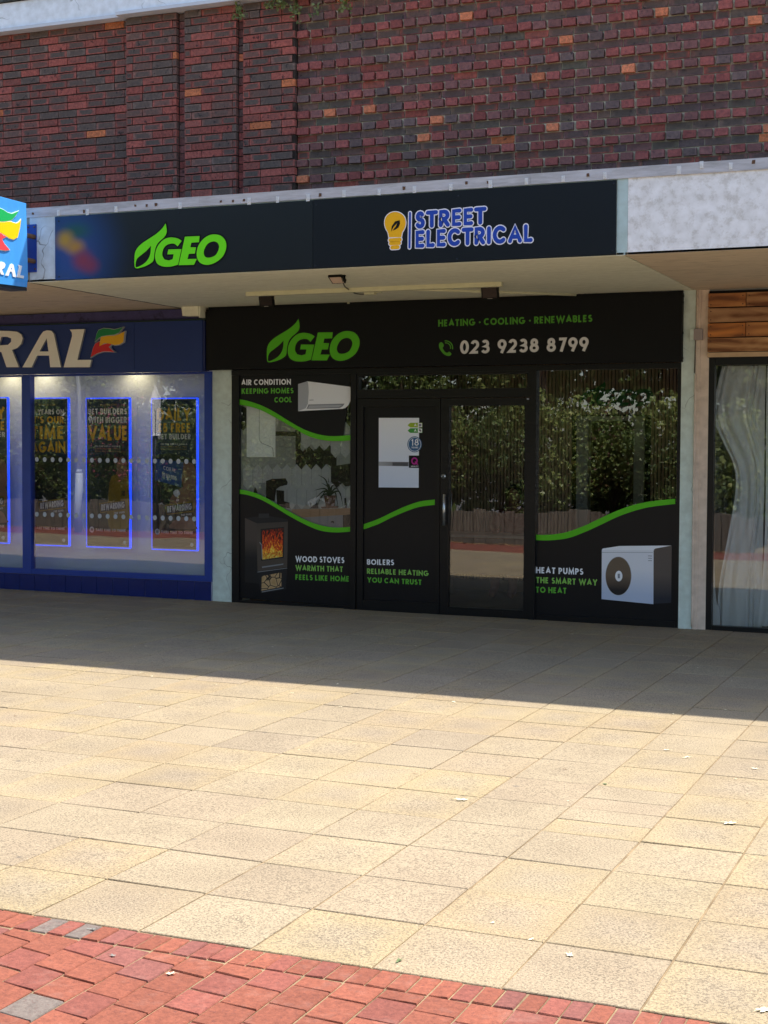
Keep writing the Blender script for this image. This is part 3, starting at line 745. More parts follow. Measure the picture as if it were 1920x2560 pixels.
# picture of the stove
st_side = grad('printed_stove_side', '231d1d', '5f554d', 2, .55, .95)
st_front = grad('printed_stove_front', '4c433c', '262426', 2, .75, 1.15)
st_dark = mat('printed_stove_black', '15151a', .5); st_line = mat('printed_stove_highlight', '86888c', .5)
layer(sf, 'stove_print', [(150, 1130), (235, 1166), (240, 1512), (262, 1530), (262, 1600), (150, 1590)], grad('printed_stove_side2', '0b0d14', '4a403a', 2, .52, .72), .0190, R5)
layer(sf, 'stove_print', [(232, 1166), (457, 1152), (452, 1480), (440, 1500), (240, 1515)], st_front, .0184, R5)
layer(sf, 'stove_print', [(150, 1130), (300, 1112), (457, 1140), (457, 1156), (235, 1168)], st_dark, .0178, R5)
layer(sf, 'stove_print', [(248, 1098), (322, 1098), (324, 1128), (248, 1130)], mat('printed_flue', '2a2a2e', .5), .0172, R5)
layer(sf, 'stove_print', [(240, 1512), (450, 1482), (444, 1640), (262, 1668), (250, 1600)], st_dark, .0178, R5)
layer(sf, 'stove_print', [(240, 1514), (452, 1486), (452, 1490), (240, 1519)], st_line, .0172, R5)
layer(sf, 'stove_print', [(262, 1208), (430, 1194), (426, 1416), (264, 1436)], st_dark, .0178, R5)
layer(sf, 'stove_print', [(272, 1477), (425, 1455), (423, 1464), (272, 1487)], st_line, .0172, R5)
layer(sf, 'stove_print', [(252, 1300), (262, 1306), (272, 1320), (275, 1420), (270, 1422), (266, 1325), (254, 1308)], st_line, .0166, R5)
layer(sf, 'stove_print', [(270, 1655), (425, 1628), (425, 1634), (270, 1662)], st_line, .0172, R5)
fl = bpy.data.materials.new('printed_flames'); fl.use_nodes = True; t = fl.node_tree; b = t.nodes['Principled BSDF']; b.inputs['Roughness'].default_value = .4
tc = t.nodes.new('ShaderNodeTexCoord'); mp = t.nodes.new('ShaderNodeMapping'); mp.inputs['Scale'].default_value = (1, 1, .45)
n1 = t.nodes.new('ShaderNodeTexNoise'); n1.inputs['Scale'].default_value = 26; n1.inputs['Detail'].default_value = 4; n1.inputs['Distortion'].default_value = 2.6
sp = t.nodes.new('ShaderNodeSeparateXYZ'); mr = t.nodes.new('ShaderNodeMapRange'); mr.inputs[1].default_value = .36; mr.inputs[2].default_value = 1.12; mr.inputs[3].default_value = 1.0; mr.inputs[4].default_value = 0.0
# flames are strongest towards the grate
q0 = onY(560+345*.34961, 900+1415*.34961, .0); q1 = onY(560+345*.34961, 900+1215*.34961, .0)
mr.inputs[1].default_value = q0.z; mr.inputs[2].default_value = q1.z; mr.inputs[3].default_value = .22; mr.inputs[4].default_value = -.16
ad = t.nodes.new('ShaderNodeMath'); ad.operation = 'ADD'; rp = t.nodes.new('ShaderNodeValToRGB')
e = rp.color_ramp.elements; e[0].position = .36; e[0].color = lin('3a0c08'); e[1].position = .80; e[1].color = lin('fff27a')
for p_, c_ in ((.46, 'b8290c'), (.56, 'd9480f'), (.64, 'f08a1c'), (.71, 'ffc93a')): k_ = e.new(p_); k_.color = lin(c_)
t.links.new(tc.outputs['Object'], mp.inputs[0]); t.links.new(mp.outputs[0], n1.inputs[0]); t.links.new(tc.outputs['Object'], sp.inputs[0])
t.links.new(sp.outputs[2], mr.inputs[0]); t.links.new(n1.outputs[0], ad.inputs[0]); t.links.new(mr.outputs[0], ad.inputs[1]); t.links.new(ad.outputs[0], rp.inputs[0]); t.links.new(rp.outputs[0], b.inputs['Base Color'])
layer(sf, 'stove_flames_print', [(273, 1217), (424, 1201), (418, 1408), (275, 1428)], fl, .0172, R5)
mb = MB(); r = Reg(560, 900, .34961, .0166)
for k in range(5): mb.prism([r([(276, 1388+k*9), (419, 1370+k*9), (419, 1372+k*9), (276, 1390+k*9)])], .0166, .0005)
mb.build('stove_grate_print', st_dark, sf)
lg = bpy.data.materials.new('printed_logs'); lg.use_nodes = True; t = lg.node_tree; b = t.nodes['Principled BSDF']
tc = t.nodes.new('ShaderNodeTexCoord'); v1 = t.nodes.new('ShaderNodeTexVoronoi'); v1.feature = 'DISTANCE_TO_EDGE'; v1.inputs['Scale'].default_value = 13
rp = t.nodes.new('ShaderNodeValToRGB'); rp.color_ramp.elements[0].position = .03; rp.color_ramp.elements[0].color = lin('1b130e'); rp.color_ramp.elements[1].position = .075; rp.color_ramp.elements[1].color = lin('c3a173')
k_ = rp.color_ramp.elements.new(.35); k_.color = lin('b5925f')
t.links.new(tc.outputs['Object'], v1.inputs['Vector']); t.links.new(v1.outputs[0], rp.inputs[0]); t.links.new(rp.outputs[0], b.inputs['Base Color'])
layer(sf, 'log_store_print', [(270, 1552), (282, 1543), (400, 1521), (410, 1524), (410, 1622), (268, 1650)], lg, .0172, R5)

# kitchen picture printed on the inside of the left pane
K = .045
kw = mat('printed_pale_wall', 'a9aba8', .5, var=.25, vscale=5); kt = mat('printed_picket_tile', 'c3c4c4', .4, var=.15, vscale=4); kcab = mat('printed_boiler_white', 'f4f7f5', .45)
kd = mat('printed_black', '0b0c0c', .4); kwood = mat('printed_oak_worktop', 'b08a63', .5, var=.3, vscale=10, stretch=(1, 1, 8)); kterra = mat('printed_terracotta', '6e4635', .5)
kg = mat('printed_plant_green', '2c3a22', .5); kline = mat('printed_grout', '545553', .5)
layer(sf, 'kitchen_print', [(100, 270), (912, 500), (912, 1240), (100, 1000)], kw, K+.004, R5)
layer(sf, 'kitchen_print', [(100, 320), (160, 340), (160, 480), (137, 505), (118, 488), (100, 500)], kd, K+.003, R5)
layer(sf, 'kitchen_print', [(510, 500), (548, 500), (548, 640), (565, 655), (600, 605), (640, 650), (675, 605), (715, 650), (750, 605), (790, 640), (805, 640), (805, 760), (765, 760), (735, 742), (700, 785), (660, 742), (622, 785), (585, 742), (550, 787), (512, 745)], kd, K+.003, R5)
layer(sf, 'kitchen_print', [(765, 760), (905, 740), (905, 900), (868, 905), (845, 880), (805, 915), (765, 870)], kd, K+.0034, R5)
layer(sf, 'kitchen_print', [(367, 510), (510, 512), (510, 545), (367, 542)], kd, K+.003, R5)
layer(sf, 'kitchen_print', [(367, 545), (512, 548), (512, 696), (367, 694)], mat('printed_grey_cupboard', '999b97', .5), K+.003, R5)
mb = MB(); r = Reg(560, 900, .34961, K+.002)
def picket(cx, top, bot, w_=33): return [(cx, top), (cx+w_, top+38), (cx+w_, bot-38), (cx, bot), (cx-w_, bot-38), (cx-w_, top+38)]
for i in range(12):
    cx = 130+i*70
    if 500 < cx < 760 or cx < 500: mb.prism([r(picket(cx+40, 745 if cx < 730 else 900, 930 if cx < 730 else 1050))], K+.002, .0004)
    mb.prism([r(picket(cx+5, 892 if cx > 380 else 935, 1068))], K+.0024, .0004)
for cx in (585, 655, 725, 795, 865): mb.prism([r(picket(cx+2, 440, 640 if cx < 780 else 700))], K+.0025, .0004)
mb.build('picket_tile_print', kt, sf)
layer(sf, 'boiler_print', [(162, 330), (250, 345), (368, 405), (368, 694), (162, 694)], kcab, K+.0012, R5)
mb = MB(); pl_ = ribbon(smooth_open(Reg(560, 900, .34961, K)([(252, 348), (252, 480), (252, 560), (268, 592), (320, 615), (347, 632), (353, 690)]), 5), .004)[0]
mb.prism([pl_], K+.0006, .0004); mb.build('boiler_print_line', ac4, sf)
layer(sf, 'coffee_machine_print', [(300, 865), (345, 850), (440, 846), (455, 872), (452, 892), (400, 905), (372, 925), (362, 1012), (300, 985)], kd, K+.0012, R5)
layer(sf, 'coffee_machine_print', [(375, 930), (430, 935), (430, 1010), (468, 1020), (470, 1060), (380, 1050)], kd, K+.0010, R5)
layer(sf, 'kettle_print', [(245, 880), (298, 876), (298, 975), (252, 970), (262, 890)], mat('printed_steel_pot', '8d9092', .4), K+.0012, R5)
layer(sf, 'kettle_print', [(210, 950), (222, 905), (240, 950)], kd, K+.0012, R5)
layer(sf, 'worktop_print', [(490, 1068), (912, 1060), (912, 1104), (560, 1126), (480, 1085)], kwood, K+.0012, R5)
layer(sf, 'cupboard_print', [(560, 1127), (850, 1108), (850, 1215), (640, 1215)], mat('printed_white_cupboard', '8e9096', .5), K+.0008, R5)
layer(sf, 'cupboard_print', [(851, 1108), (912, 1104), (912, 1215), (851, 1215)], kd, K+.0008, R5)
layer(sf, 'cupboard_print', [(764, 1155), (778, 1150), (788, 1155), (786, 1170), (777, 1162), (764, 1162)], kd, K+.0004, R5)
layer(sf, 'worktop_print', [(610, 1062), (668, 1018), (676, 1062)], mat('printed_slate', '2e3034', .5), K+.0006, R5)
layer(sf, 'plant_pot_print', [(714, 968), (800, 968), (790, 1048), (728, 1050)], kterra, K+.0004, R5)
layer(sf, 'plant_pot_print', [(690, 1050), (822, 1044), (812, 1058), (700, 1062)], kterra, K+.0006, R5)
layer(sf, 'pepper_mill_print', [(860, 988), (874, 984), (878, 1058), (862, 1060)], kd, K+.0004, R5)
mb = MB(); r = Reg(560, 900, .34961, K)
for tipx, tipy, mx, my in ((675, 822, 720, 850), (648, 932, 700, 920), (655, 990, 700, 945), (668, 1052, 690, 985), (800, 885, 775, 900), (835, 975, 810, 920), (850, 1045, 830, 950), (700, 880, 735, 900), (745, 840, 752, 900), (690, 1010, 715, 950), (815, 1055, 800, 960)):
    c = smooth_open([(757, 968), ((mx+757)/2+2, (my+968)/2-18), (mx, my), (tipx, tipy)], 5); n = len(c); A, B = [], []
    for i, p in enumerate(c):
        d = Vector(c[min(i+1, n-1)])-Vector(c[max(i-1, 0)]); d.normalize(); w_ = 6*(1-(i/(n-1))**2)+.6
        A.append((p[0]-d.y*w_, p[1]+d.x*w_)); B.append((p[0]+d.y*w_, p[1]-d.x*w_))
    mb.prism([r(A+B[::-1])], K-.0002-.00002*len(mb.f) % .0003, .0002)
mb.build('pot_plant_print', kg, sf)

# boiler leaf
def leafframe(x0, x1, z0, z1, gx0, gx1, gz0, gz1, name):
    d = empty_child(name, sf, ((x0+x1)/2, 0, 0)); 
    mb = MB(); mb.box(x0, gx0, -.012, .055, z0, z1); mb.box(gx1, x1, -.012, .055, z0, z1); mb.box(gx0+.0005, gx1-.0005, -.0115, .055, gz1, z1); mb.box(gx0+.0005, gx1-.0005, -.0115, .055, z0, gz0)
    o = mb.build(name, m_frame, sf); bevel(o, .003); return o
def empty_child(*a): return None
lf = leafframe(-3.652, -2.720, .006, 2.236, -3.582, -2.765, .125, 2.155, 'side_panel_door')
ld = leafframe(-2.713, -1.757, .006, 2.236, -2.624, -1.812, .088, 2.160, 'door')
lf['label'] = 'fixed black door leaf with boiler graphics'; ld['label'] = 'glazed entrance door with long steel pull handle'
mb = MB(); mb.box(-3.581, -2.766, .010, .03, .126, 2.154); mb.build('graphic_panel', m_vinyl, lf)
mb = MB(); mb.box(-3.582, -2.765, .0098, .0104, .02, .021)
Bq = .0085
bT = [(993, 1176), (1100, 1138), (1200, 1090), (1300, 1045), (1400, 1012), (1507, 998)]; bB = [(993, 1213), (1100, 1175), (1200, 1126), (1300, 1083), (1400, 1050), (1507, 1036)]
layer(lf, 'green_swoosh', S(bT)+S(bB)[::-1], m_green, Bq, R5)
layer(lf, 'boiler_casing_print', [(1107, 414), (1395, 414), (1392, 913), (1106, 911)], grad('printed_boiler_casing', 'cbd7ee', 'f3f5fb', 2, 1.2, 2.0), Bq, R5)
layer(lf, 'boiler_control_print', [(1107, 727), (1320, 730), (1320, 760), (1107, 756)], grad('printed_boiler_strip', 'a6a7ac', '66676c', 0, -3.4, -3.15), Bq-.0007, R5)
layer(lf, 'boiler_control_print', [(1205, 732), (1312, 733), (1312, 758), (1205, 757)], mat('printed_display', '4e5056', .4), Bq-.0013, R5)
for dy, c in ((0, '9db81f'), (39, '3f9a3a')):
    layer(lf, 'energy_label_print', [(1313, 466+dy), (1332, 449+dy), (1418, 449+dy), (1418, 482+dy), (1332, 482+dy)], mat('printed_label_'+c, c, .5), Bq-.0012, R5)
    layer(lf, 'energy_label_print', [(1386, 451+dy), (1416, 451+dy), (1416, 480+dy), (1386, 480+dy)], m_white, Bq-.0018, R5)
    layer(lf, 'energy_label_print', [(1392, 456+dy), (1411, 456+dy), (1411, 475+dy), (1392, 475+dy)] if dy == 0 else [(1392, 458+dy), (1404, 456+dy), (1412, 474+dy), (1398, 470+dy)], ac3 if dy == 0 else ac4, Bq-.0023, R5)
    txt('A', (1359, 474+dy), (1377, 474+dy), 18, m_white, R5, Bq-.0018, lf, wt=.2)
def ell(cx, cy, rx, ry, n=32): return [(cx+rx*math.cos(2*math.pi*i/n), cy+ry*math.sin(2*math.pi*i/n)) for i in range(n)]
m_badge = mat('printed_badge_blue', '2c5f8f', .45)
layer(lf, 'guarantee_badge_print', ell(1363, 603, 52, 57), m_badge, Bq-.0014, R5)
layer(lf, 'guarantee_badge_print', ell(1363, 603, 46, 51), m_white, Bq-.0020, R5)
layer(lf, 'guarantee_badge_print', ell(1363, 603, 43, 48), m_badge, Bq-.0026, R5)
txt('18', (1337, 612), (1392, 612), 46, m_white, R5, Bq-.0034, lf, wt=.13)
txt('YEARS', (1340, 632), (1388, 632), 12, m_white, R5, Bq-.0034, lf, wt=.2)
layer(lf, 'quality_badge_print', [(1322, 683), (1405, 683), (1404, 772), (1322, 771)], m_blk, Bq-.0014, R5)
mb = MB(); r = Reg(560, 900, .34961, Bq-.002); a = r(ell(1362, 722, 23, 26)); b_ = r(ell(1362, 722, 13, 16)); mb.prism([a, b_], Bq-.0022, .0005)
mb.prism([r([(1362, 730), (1370, 724), (1390, 748), (1380, 750)])], Bq-.0026, .0003)
mb.build('quality_badge_print', mat('printed_magenta', 'b61a8f', .5), lf)
txt('QUALITY', (1336, 764), (1390, 764), 8, m_white, R5, Bq-.0024, lf, wt=.2)
txt('BOILERS', (1022, 1464), (1216, 1468), 40, m_white, R5, Bq-.0008, lf, wt=.215)
txt('RELIABLE HEATING', (1022, 1528), (1462, 1545), 38, m_green3, R5, Bq-.0008, lf, wt=.215)
txt('YOU CAN TRUST', (1024, 1590), (1413, 1608), 37, m_green2, R5, Bq-.0008, lf, wt=.215)
# entrance door
pane(-2.624, -1.812, .088, 2.160, .02, ld)
mb = MB(); q1 = onY(560+1574*.34961, 900+960*.34961, -.07); q0 = onY(560+1577*.34961, 900+1183*.34961, -.07)
xh = q1.x; mb.tube([(xh, -.07, q0.z), (xh, -.07, q1.z)], .014, 12); hd = mb.build('handle', m_chrome, ld)
mb = MB()
for z in (q0.z+.05, q1.z-.05):
    mb.tube([(xh, -.07, z), (xh-.012, -.011, z)], .009, 10)
mb.build('handle_bracket', m_chrome, ld)
q = onY(560+1570*.34961, 900+832*.34961, -.02); mb = MB(); mb.tube([(q.x, -.030, q.z), (q.x, -.0125, q.z)], .024, 20); mb.tube([(q.x, -.034, q.z), (q.x, -.0301, q.z)], .010, 12, mi=1)
mb.build('lock', [m_chrome, m_frame], ld)
mb = MB(); mb.box(-2.33, -2.03, -.0145, -.0118, .022, .072); mb.build('letter_flap', m_frame, ld)
q = onY(1060+503*.5184, 900+188*.5184, -.02); mb = MB(); mb.box(q.x-.016, q.x+.008, -.024, -.0085, q.z-.008, q.z+.008); mb.build('closer_catch', ac3, sf)

# right window
pane(-1.690, -.278, .05, 2.508, .026, sf)
rT = [(535, 842), (600, 843), (680, 832), (760, 805), (840, 768), (920, 731), (1000, 702), (1090, 682), (1212, 669)]
rB = [(535, 868), (600, 870), (690, 860), (770, 832), (850, 796), (930, 758), (1010, 729), (1090, 709), (1212, 694)]
layer(sf, 'black_graphic', [(526, 1243), (534, 855)]+S(rT)[1:-1]+[(1216, 683), (1212, 1276)], m_vinyl, .020, R6)
layer(sf, 'green_swoosh', S(rT)+S(rB)[::-1], m_green, .0185, R6)
txt('HEAT PUMPS', (540, 1028), (768, 1036), 30, m_white, R6, TY, sf, wt=.215)
txt('THE SMART WAY', (540, 1075), (836, 1088), 29, m_green3, R6, TY, sf, wt=.215)
txt('TO HEAT', (539, 1121), (687, 1127), 28, m_green2, R6, TY, sf, wt=.215)
R7 = Reg(1460, 1240, .15673, .018)
hp_f = grad('printed_pump_front', 'bcc8e0', 'e6e7ee', 2, .30, .55); hp_s = grad('printed_pump_side', '1c2230', '5d524c', 2, .27, .5)
layer(sf, 'heat_pump_print', [(1112, 862), (1140, 836), (1398, 792), (1390, 1705), (1108, 1718)], hp_s, .0188, R7)
layer(sf, 'heat_pump_print', [(284, 870), (290, 848), (300, 838), (560, 798), (1398, 790), (1140, 838), (1118, 852), (1110, 880), (1106, 1725), (280, 1645)], hp_f, .0184, R7)
layer(sf, 'heat_pump_print', [(300, 838), (560, 798), (1398, 790), (1140, 836), (1115, 852), (1108, 866), (292, 862)], ac1, .0178, R7)
layer(sf, 'heat_pump_print', [(285, 896), (1098, 897), (1098, 903), (285, 902)], ac3, .0178, R7)
layer(sf, 'heat_pump_print', ell(549, 1277, 210, 312, 48), mat('printed_pale_ring', 'c3c6cf', .45), .0178, R7)
layer(sf, 'heat_pump_print', ell(549, 1277, 203, 305, 48), grad('printed_fan_brown', '1e1a20', '6f5d4b', 2, .33, .48), .0172, R7)
layer(sf, 'heat_pump_print', ell(555, 1277, 58, 85), m_white, .0166, R7)
layer(sf, 'heat_pump_print', [(538, 1240), (572, 1240), (572, 1312), (538, 1312)], ac3, .0160, R7)
for k in range(3): layer(sf, 'heat_pump_print', [(1022, 950+k*38), (1085, 952+k*38), (1085, 962+k*38), (1022, 960+k*38)], ac3, .0178, R7)

# ---------------- lower fascia board
fb = empty('fascia_sign', (-2.8, -.1, 2.56)); tag(fb, 'long black sign board directly over the black shopfront, with white phone number', 'shop sign')
FYD = -.10
mb = MB(); mb.box(-5.417, -.223, FYD, -.006, 2.565, 3.222); bo = mb.build('board', m_board, fb); bevel(bo, .003)
mb = MB(); mb.box(-5.46, -5.419, -.075, -.004, 2.6, 3.20); mb.build('board_return_shade', m_blk, fb)  # black side return; the shade beside the board is put into its colour
mb = MB(); mb.box(-5.40, -.225, -.07, -.004, 3.2225, 3.246); mb.build('top_strip', m_blk, fb)
mb = MB()
for v in (740, 756, 832, 895): q = onY(1704.5, v, FYD); mb.box(-.222, -.212, FYD+.01, FYD+.03, q.z-.01, q.z+.01)
mb.build('side_fixings', m_blk, fb)
RL = Reg(500, 640, .30139, FYD)
LEAF = [(818, 522), (826, 560), (825, 604), (800, 640), (762, 672), (738, 708), (724, 760), (715, 822), (680, 852), (630, 872), (566, 880), (556, 830), (560, 762), (580, 718), (620, 680), (680, 642), (740, 605), (790, 562)]
LEAFH = [(695, 700), (691, 760), (672, 808), (632, 848), (570, 873), (567, 832), (582, 800), (622, 768), (660, 738)]
GG = [(953, 668), (925, 650), (890, 640), (850, 638), (805, 652), (762, 692), (737, 740), (730, 795), (745, 845), (785, 870), (835, 876), (880, 872), (922, 860)]
GI = [(950, 735), (840, 735), (832, 775), (885, 775), (877, 815), (845, 825)]
GJ = [(808, 816), (790, 782), (797, 735), (822, 702), (862, 688), (895, 692), (918, 712)]
EE = [(980, 635), (1103, 633), (1097, 683), (1033, 685), (1025, 722), (1072, 724), (1062, 775), (1012, 776), (1000, 818), (1078, 818), (1055, 866), (927, 866)]
OO = [(1230, 623), (1285, 638), (1320, 682), (1324, 740), (1295, 805), (1235, 852), (1165, 870), (1105, 850), (1078, 795), (1088, 722), (1126, 665), (1175, 632)]
OI = [(1215, 680), (1250, 690), (1266, 722), (1256, 762), (1232, 795), (1190, 811), (1152, 806), (1137, 776), (1144, 738), (1172, 697)]
def geo_logo(parent, T, y, mapf=None, green=m_green, outline=True, gname='logo'):
    f = lambda pts: [T(p) for p in pts]
    s5 = lambda pts: smooth_loop(pts, 4)
    leaf = smooth_open(LEAF[0:9], 4)+smooth_open(LEAF[8:12], 4)[1:]+smooth_open(LEAF[11:]+[LEAF[0]], 4)[:-1]
    leafh = smooth_open(LEAFH[:6], 4)+smooth_open(LEAFH[5:]+[LEAFH[0]], 4)[1:-1]
    G_ = smooth_open(GG, 4)+GI+smooth_open(GJ, 4)
    O_, Oi = s5(OO), s5(OI)
    k = (Vector(T((900, 700)))-Vector(T((910, 700)))).length/10
    if outline:
        mb = MB()
        for i, lp in enumerate((leaf, G_, EE, O_)): mb.prism([grow(f(lp), 11*k)], y-.0003*(i % 4), .001, 0, mapf)
        mb.build(gname+'_outline', m_blk, parent)
    mb = MB(); yy = y-.004
    mb.prism([f(leaf), f(leafh)], yy, .002, 0, mapf); mb.prism([f(G_)], yy, .002, 0, mapf); mb.prism([f(EE)], yy, .002, 0, mapf); mb.prism([f(O_), f(Oi)], yy, .002, 0, mapf)
    mb.build(gname, green, parent)
geo_logo(fb, lambda p: RL.p(*p), FYD-.002)
r8 = Reg(0, 0, 1, FYD-.002)
txt('HEATING • COOLING • RENEWABLES', (1095.5, 816.5), (1480.5, 804.5), 17, mat('sign_green_lettering', '4d9a1e', .5), r8, FYD-.002, fb, wt=.215, name='services_lettering')
txt('023 9238 8799', (1150, 885), (1471.5, 877.3), 34, mat('sign_white_lettering', 'dedcda', .5), r8, FYD-.002, fb, wt=.20, gap=.11, space=.42, name='phone_number')
R58 = Reg(500, 640, .4581, FYD-.002)
mb = MB(); r = R58
mb.prism([smooth_loop(r([(1306, 478), (1318, 470), (1330, 484), (1328, 496), (1324, 502), (1336, 522), (1350, 528), (1360, 522), (1372, 534), (1364, 544), (1350, 545), (1330, 535), (1314, 516), (1305, 496)]), 3)], FYD-.003, .001)
for rr in (16, 27, 38):
    c = r([(1341+rr*math.cos(rad(a)), 501-rr*math.sin(rad(a))) for a in range(-12, 103, 10)]); mb.prism([ribbon(c, .010)[0]], FYD-.003-.0001*rr/10, .001) if rr > 16 else None
mb.build('phone_symbol', mat('sign_green_lettering', '4d9a1e', .5), fb)
m_film = mat('protective_film_print', '6d7476', .6)
txt('SKYBOND', (1405, 737), (1499, 733), 10, m_film, r8, -.0715, fb, wt=.12, name='film_lettering')
txt('SKYBOND', (1622, 731), (1699, 727), 10, m_film, r8, -.0715, fb, wt=.12, name='film_lettering')

# ---------------- upper sign on the canopy
us = empty('canopy_sign', (-2.8, -2.85, 3.25)); tag(us, 'wide dark sign board on the canopy edge with leaf and light bulb logos', 'shop sign')
UY = CY-.014
XJ = onY(782.3, 590, UY).x
mb = MB(); mb.box(-5.449, XJ-.002, UY, CY-.001, 3.258, 3.836)
gm = bpy.data.materials.new('sign_board_with_colour_blur'); gm.use_nodes = True; t = gm.node_tree; b = t.nodes['Principled BSDF']; b.inputs['Roughness'].default_value = .36  # soft blue, green, gold and red patches blended into the board colour
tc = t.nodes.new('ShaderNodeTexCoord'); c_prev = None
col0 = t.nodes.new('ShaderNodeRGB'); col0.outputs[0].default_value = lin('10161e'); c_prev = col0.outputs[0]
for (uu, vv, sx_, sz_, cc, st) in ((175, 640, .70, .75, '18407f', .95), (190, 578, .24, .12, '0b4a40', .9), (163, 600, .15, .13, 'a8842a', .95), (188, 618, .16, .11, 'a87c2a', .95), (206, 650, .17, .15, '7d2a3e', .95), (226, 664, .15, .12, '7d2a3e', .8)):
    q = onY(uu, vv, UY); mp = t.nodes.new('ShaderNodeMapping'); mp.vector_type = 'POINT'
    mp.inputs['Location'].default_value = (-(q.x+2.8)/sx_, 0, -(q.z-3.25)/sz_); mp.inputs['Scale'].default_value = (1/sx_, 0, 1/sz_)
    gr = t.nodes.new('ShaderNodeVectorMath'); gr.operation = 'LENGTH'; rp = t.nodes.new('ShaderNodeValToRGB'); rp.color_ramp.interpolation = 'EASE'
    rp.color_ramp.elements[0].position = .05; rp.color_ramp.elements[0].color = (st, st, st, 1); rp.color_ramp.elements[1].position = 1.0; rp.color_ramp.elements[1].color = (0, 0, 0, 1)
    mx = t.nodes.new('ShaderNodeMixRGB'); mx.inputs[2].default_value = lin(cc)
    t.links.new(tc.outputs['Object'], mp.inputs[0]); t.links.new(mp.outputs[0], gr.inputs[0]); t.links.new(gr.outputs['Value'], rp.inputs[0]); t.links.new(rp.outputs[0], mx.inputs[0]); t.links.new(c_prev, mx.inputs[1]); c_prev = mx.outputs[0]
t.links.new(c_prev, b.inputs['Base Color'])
GM = gm
o = mb.build('board', gm, None); 
for vv in o.data.vertices: vv.co -= Vector((-2.8, 0, 3.25))
o.parent = us; o.matrix_parent_inverse = Matrix.Translation(-Vector(us.location)); o.location = (-2.8, 0, 3.25)
mb = MB(); mb.box(XJ+.002, -.192, UY, CY-.001, 3.258, 3.838); bevel(mb.build('board', m_boardu, us), .001)
mb = MB()
for u, v in ((147, 553), (148, 692), (447.5, 533), (449.4, 680.5), (774, 513.5), (791, 512.5), (774.5, 667.5), (789, 665), (1146, 490), (1142, 648), (1534, 459), (1531, 627)):
    q = onY(u, v, UY); mb.tube([(q.x, UY-.003, q.z), (q.x, UY+.001, q.z)], .0075, 10)
mb.build('screw_heads', mat('screw_head', '2b3038', .4, metal=.6), us)
a0, a1 = RL.p(556, 880), RL.p(1324, 740); RU = Reg(100, 420, .45811, UY); b0, b1 = RU.p(517, 547), RU.p(1017, 438); t0, t1 = RL.p(818, 522), RU.p(688, 303)
kx_ = (b1[0]-b0[0])/(a1[0]-a0[0]); kz_ = (t1[1]-b0[1])/(t0[1]-a0[1])
def TU(p):
    q = RL.p(*p); return (b0[0]+(q[0]-a0[0])*kx_, b0[1]+(q[1]-a0[1])*kz_)
m_gbright = mat('bright_green_vinyl', '72ea14', .4, .4)
geo_logo(us, TU, UY-.002, green=m_gbright)
# light bulb + lettering
R9 = Reg(860, 420, .45811, UY); m_yel = mat('amber_vinyl', 'f7b70a', .4); m_bwhite = mat('white_outline_vinyl', 'f0eef6', .4); m_royal = mat('royal_blue_vinyl', '1b45b0', .4)
bulb = [(280, 240), (252, 246), (230, 268), (223, 298), (228, 324), (241, 350), (246, 378), (313, 378), (318, 352), (331, 328), (337, 300), (330, 268), (308, 246)]
bl = smooth_open(R9(bulb[6::-1]), 4)+[R9.p(313, 378)]+smooth_open(R9(bulb[7:]+[bulb[0]]), 4)[1:-1]
bl = smooth_open(R9([(246, 378), (241, 352), (228, 326), (223, 298), (230, 268), (252, 247), (280, 240), (308, 247), (330, 268), (337, 300), (331, 328), (318, 352), (313, 378)]), 4)
mbw, mby = MB(), MB()
mbw.prism([grow(bl, .007)], UY-.002, .0015); mby.prism([bl], UY-.004, .0015)
for (xa, ya, xb, yb) in ((247, 394, 312, 391), (250, 412, 308, 410), (257, 434, 301, 432)):
    a, b_ = R9.p(xa+6, ya), R9.p(xb-6, yb)
    mbw.prism(ribbon([a, b_], .047-.0, True), UY-.0023-ya*1e-6, .0015); mby.prism(ribbon([a, b_], .031, True), UY-.0042, .0015)
mbw.build('bulb_outline', m_bwhite, us); mby.build('bulb_symbol', m_yel, us)
mb = MB(); mb.prism([R9([(258, 348), (262, 318), (280, 292), (305, 285), (307, 305), (298, 325), (280, 338), (266, 342), (285, 318), (292, 300), (272, 322)])], UY-.0055, .0012); mb.build('bulb_leaf', m_blk, us)
mb = MB(); mb.prism(ribbon([R9.p(361, 246), R9.p(358, 434)], .036, True), UY-.002, .0015); mb.build('divider_outline', m_bwhite, us)
mb = MB(); mb.prism(ribbon([R9.p(361, 246), R9.p(358, 434)], .018, True), UY-.004, .0015); mb.build('divider_bar', m_royal, us)
for s_, pl, pr, h in (('STREET', (389, 332), (772, 307), 94), ('ELECTRICAL', (389, 437), (1030, 404), 96)):
    for m_, ex_, yy, nm in ((m_bwhite, .13, UY-.002, 'lettering_outline'), (m_royal, 0, UY-.0045, 'lettering')):
        txt(s_, pl, pr, h, m_, R9, yy, us, wt=.235, rounded=True, gap=.115, extra=ex_, name=nm)

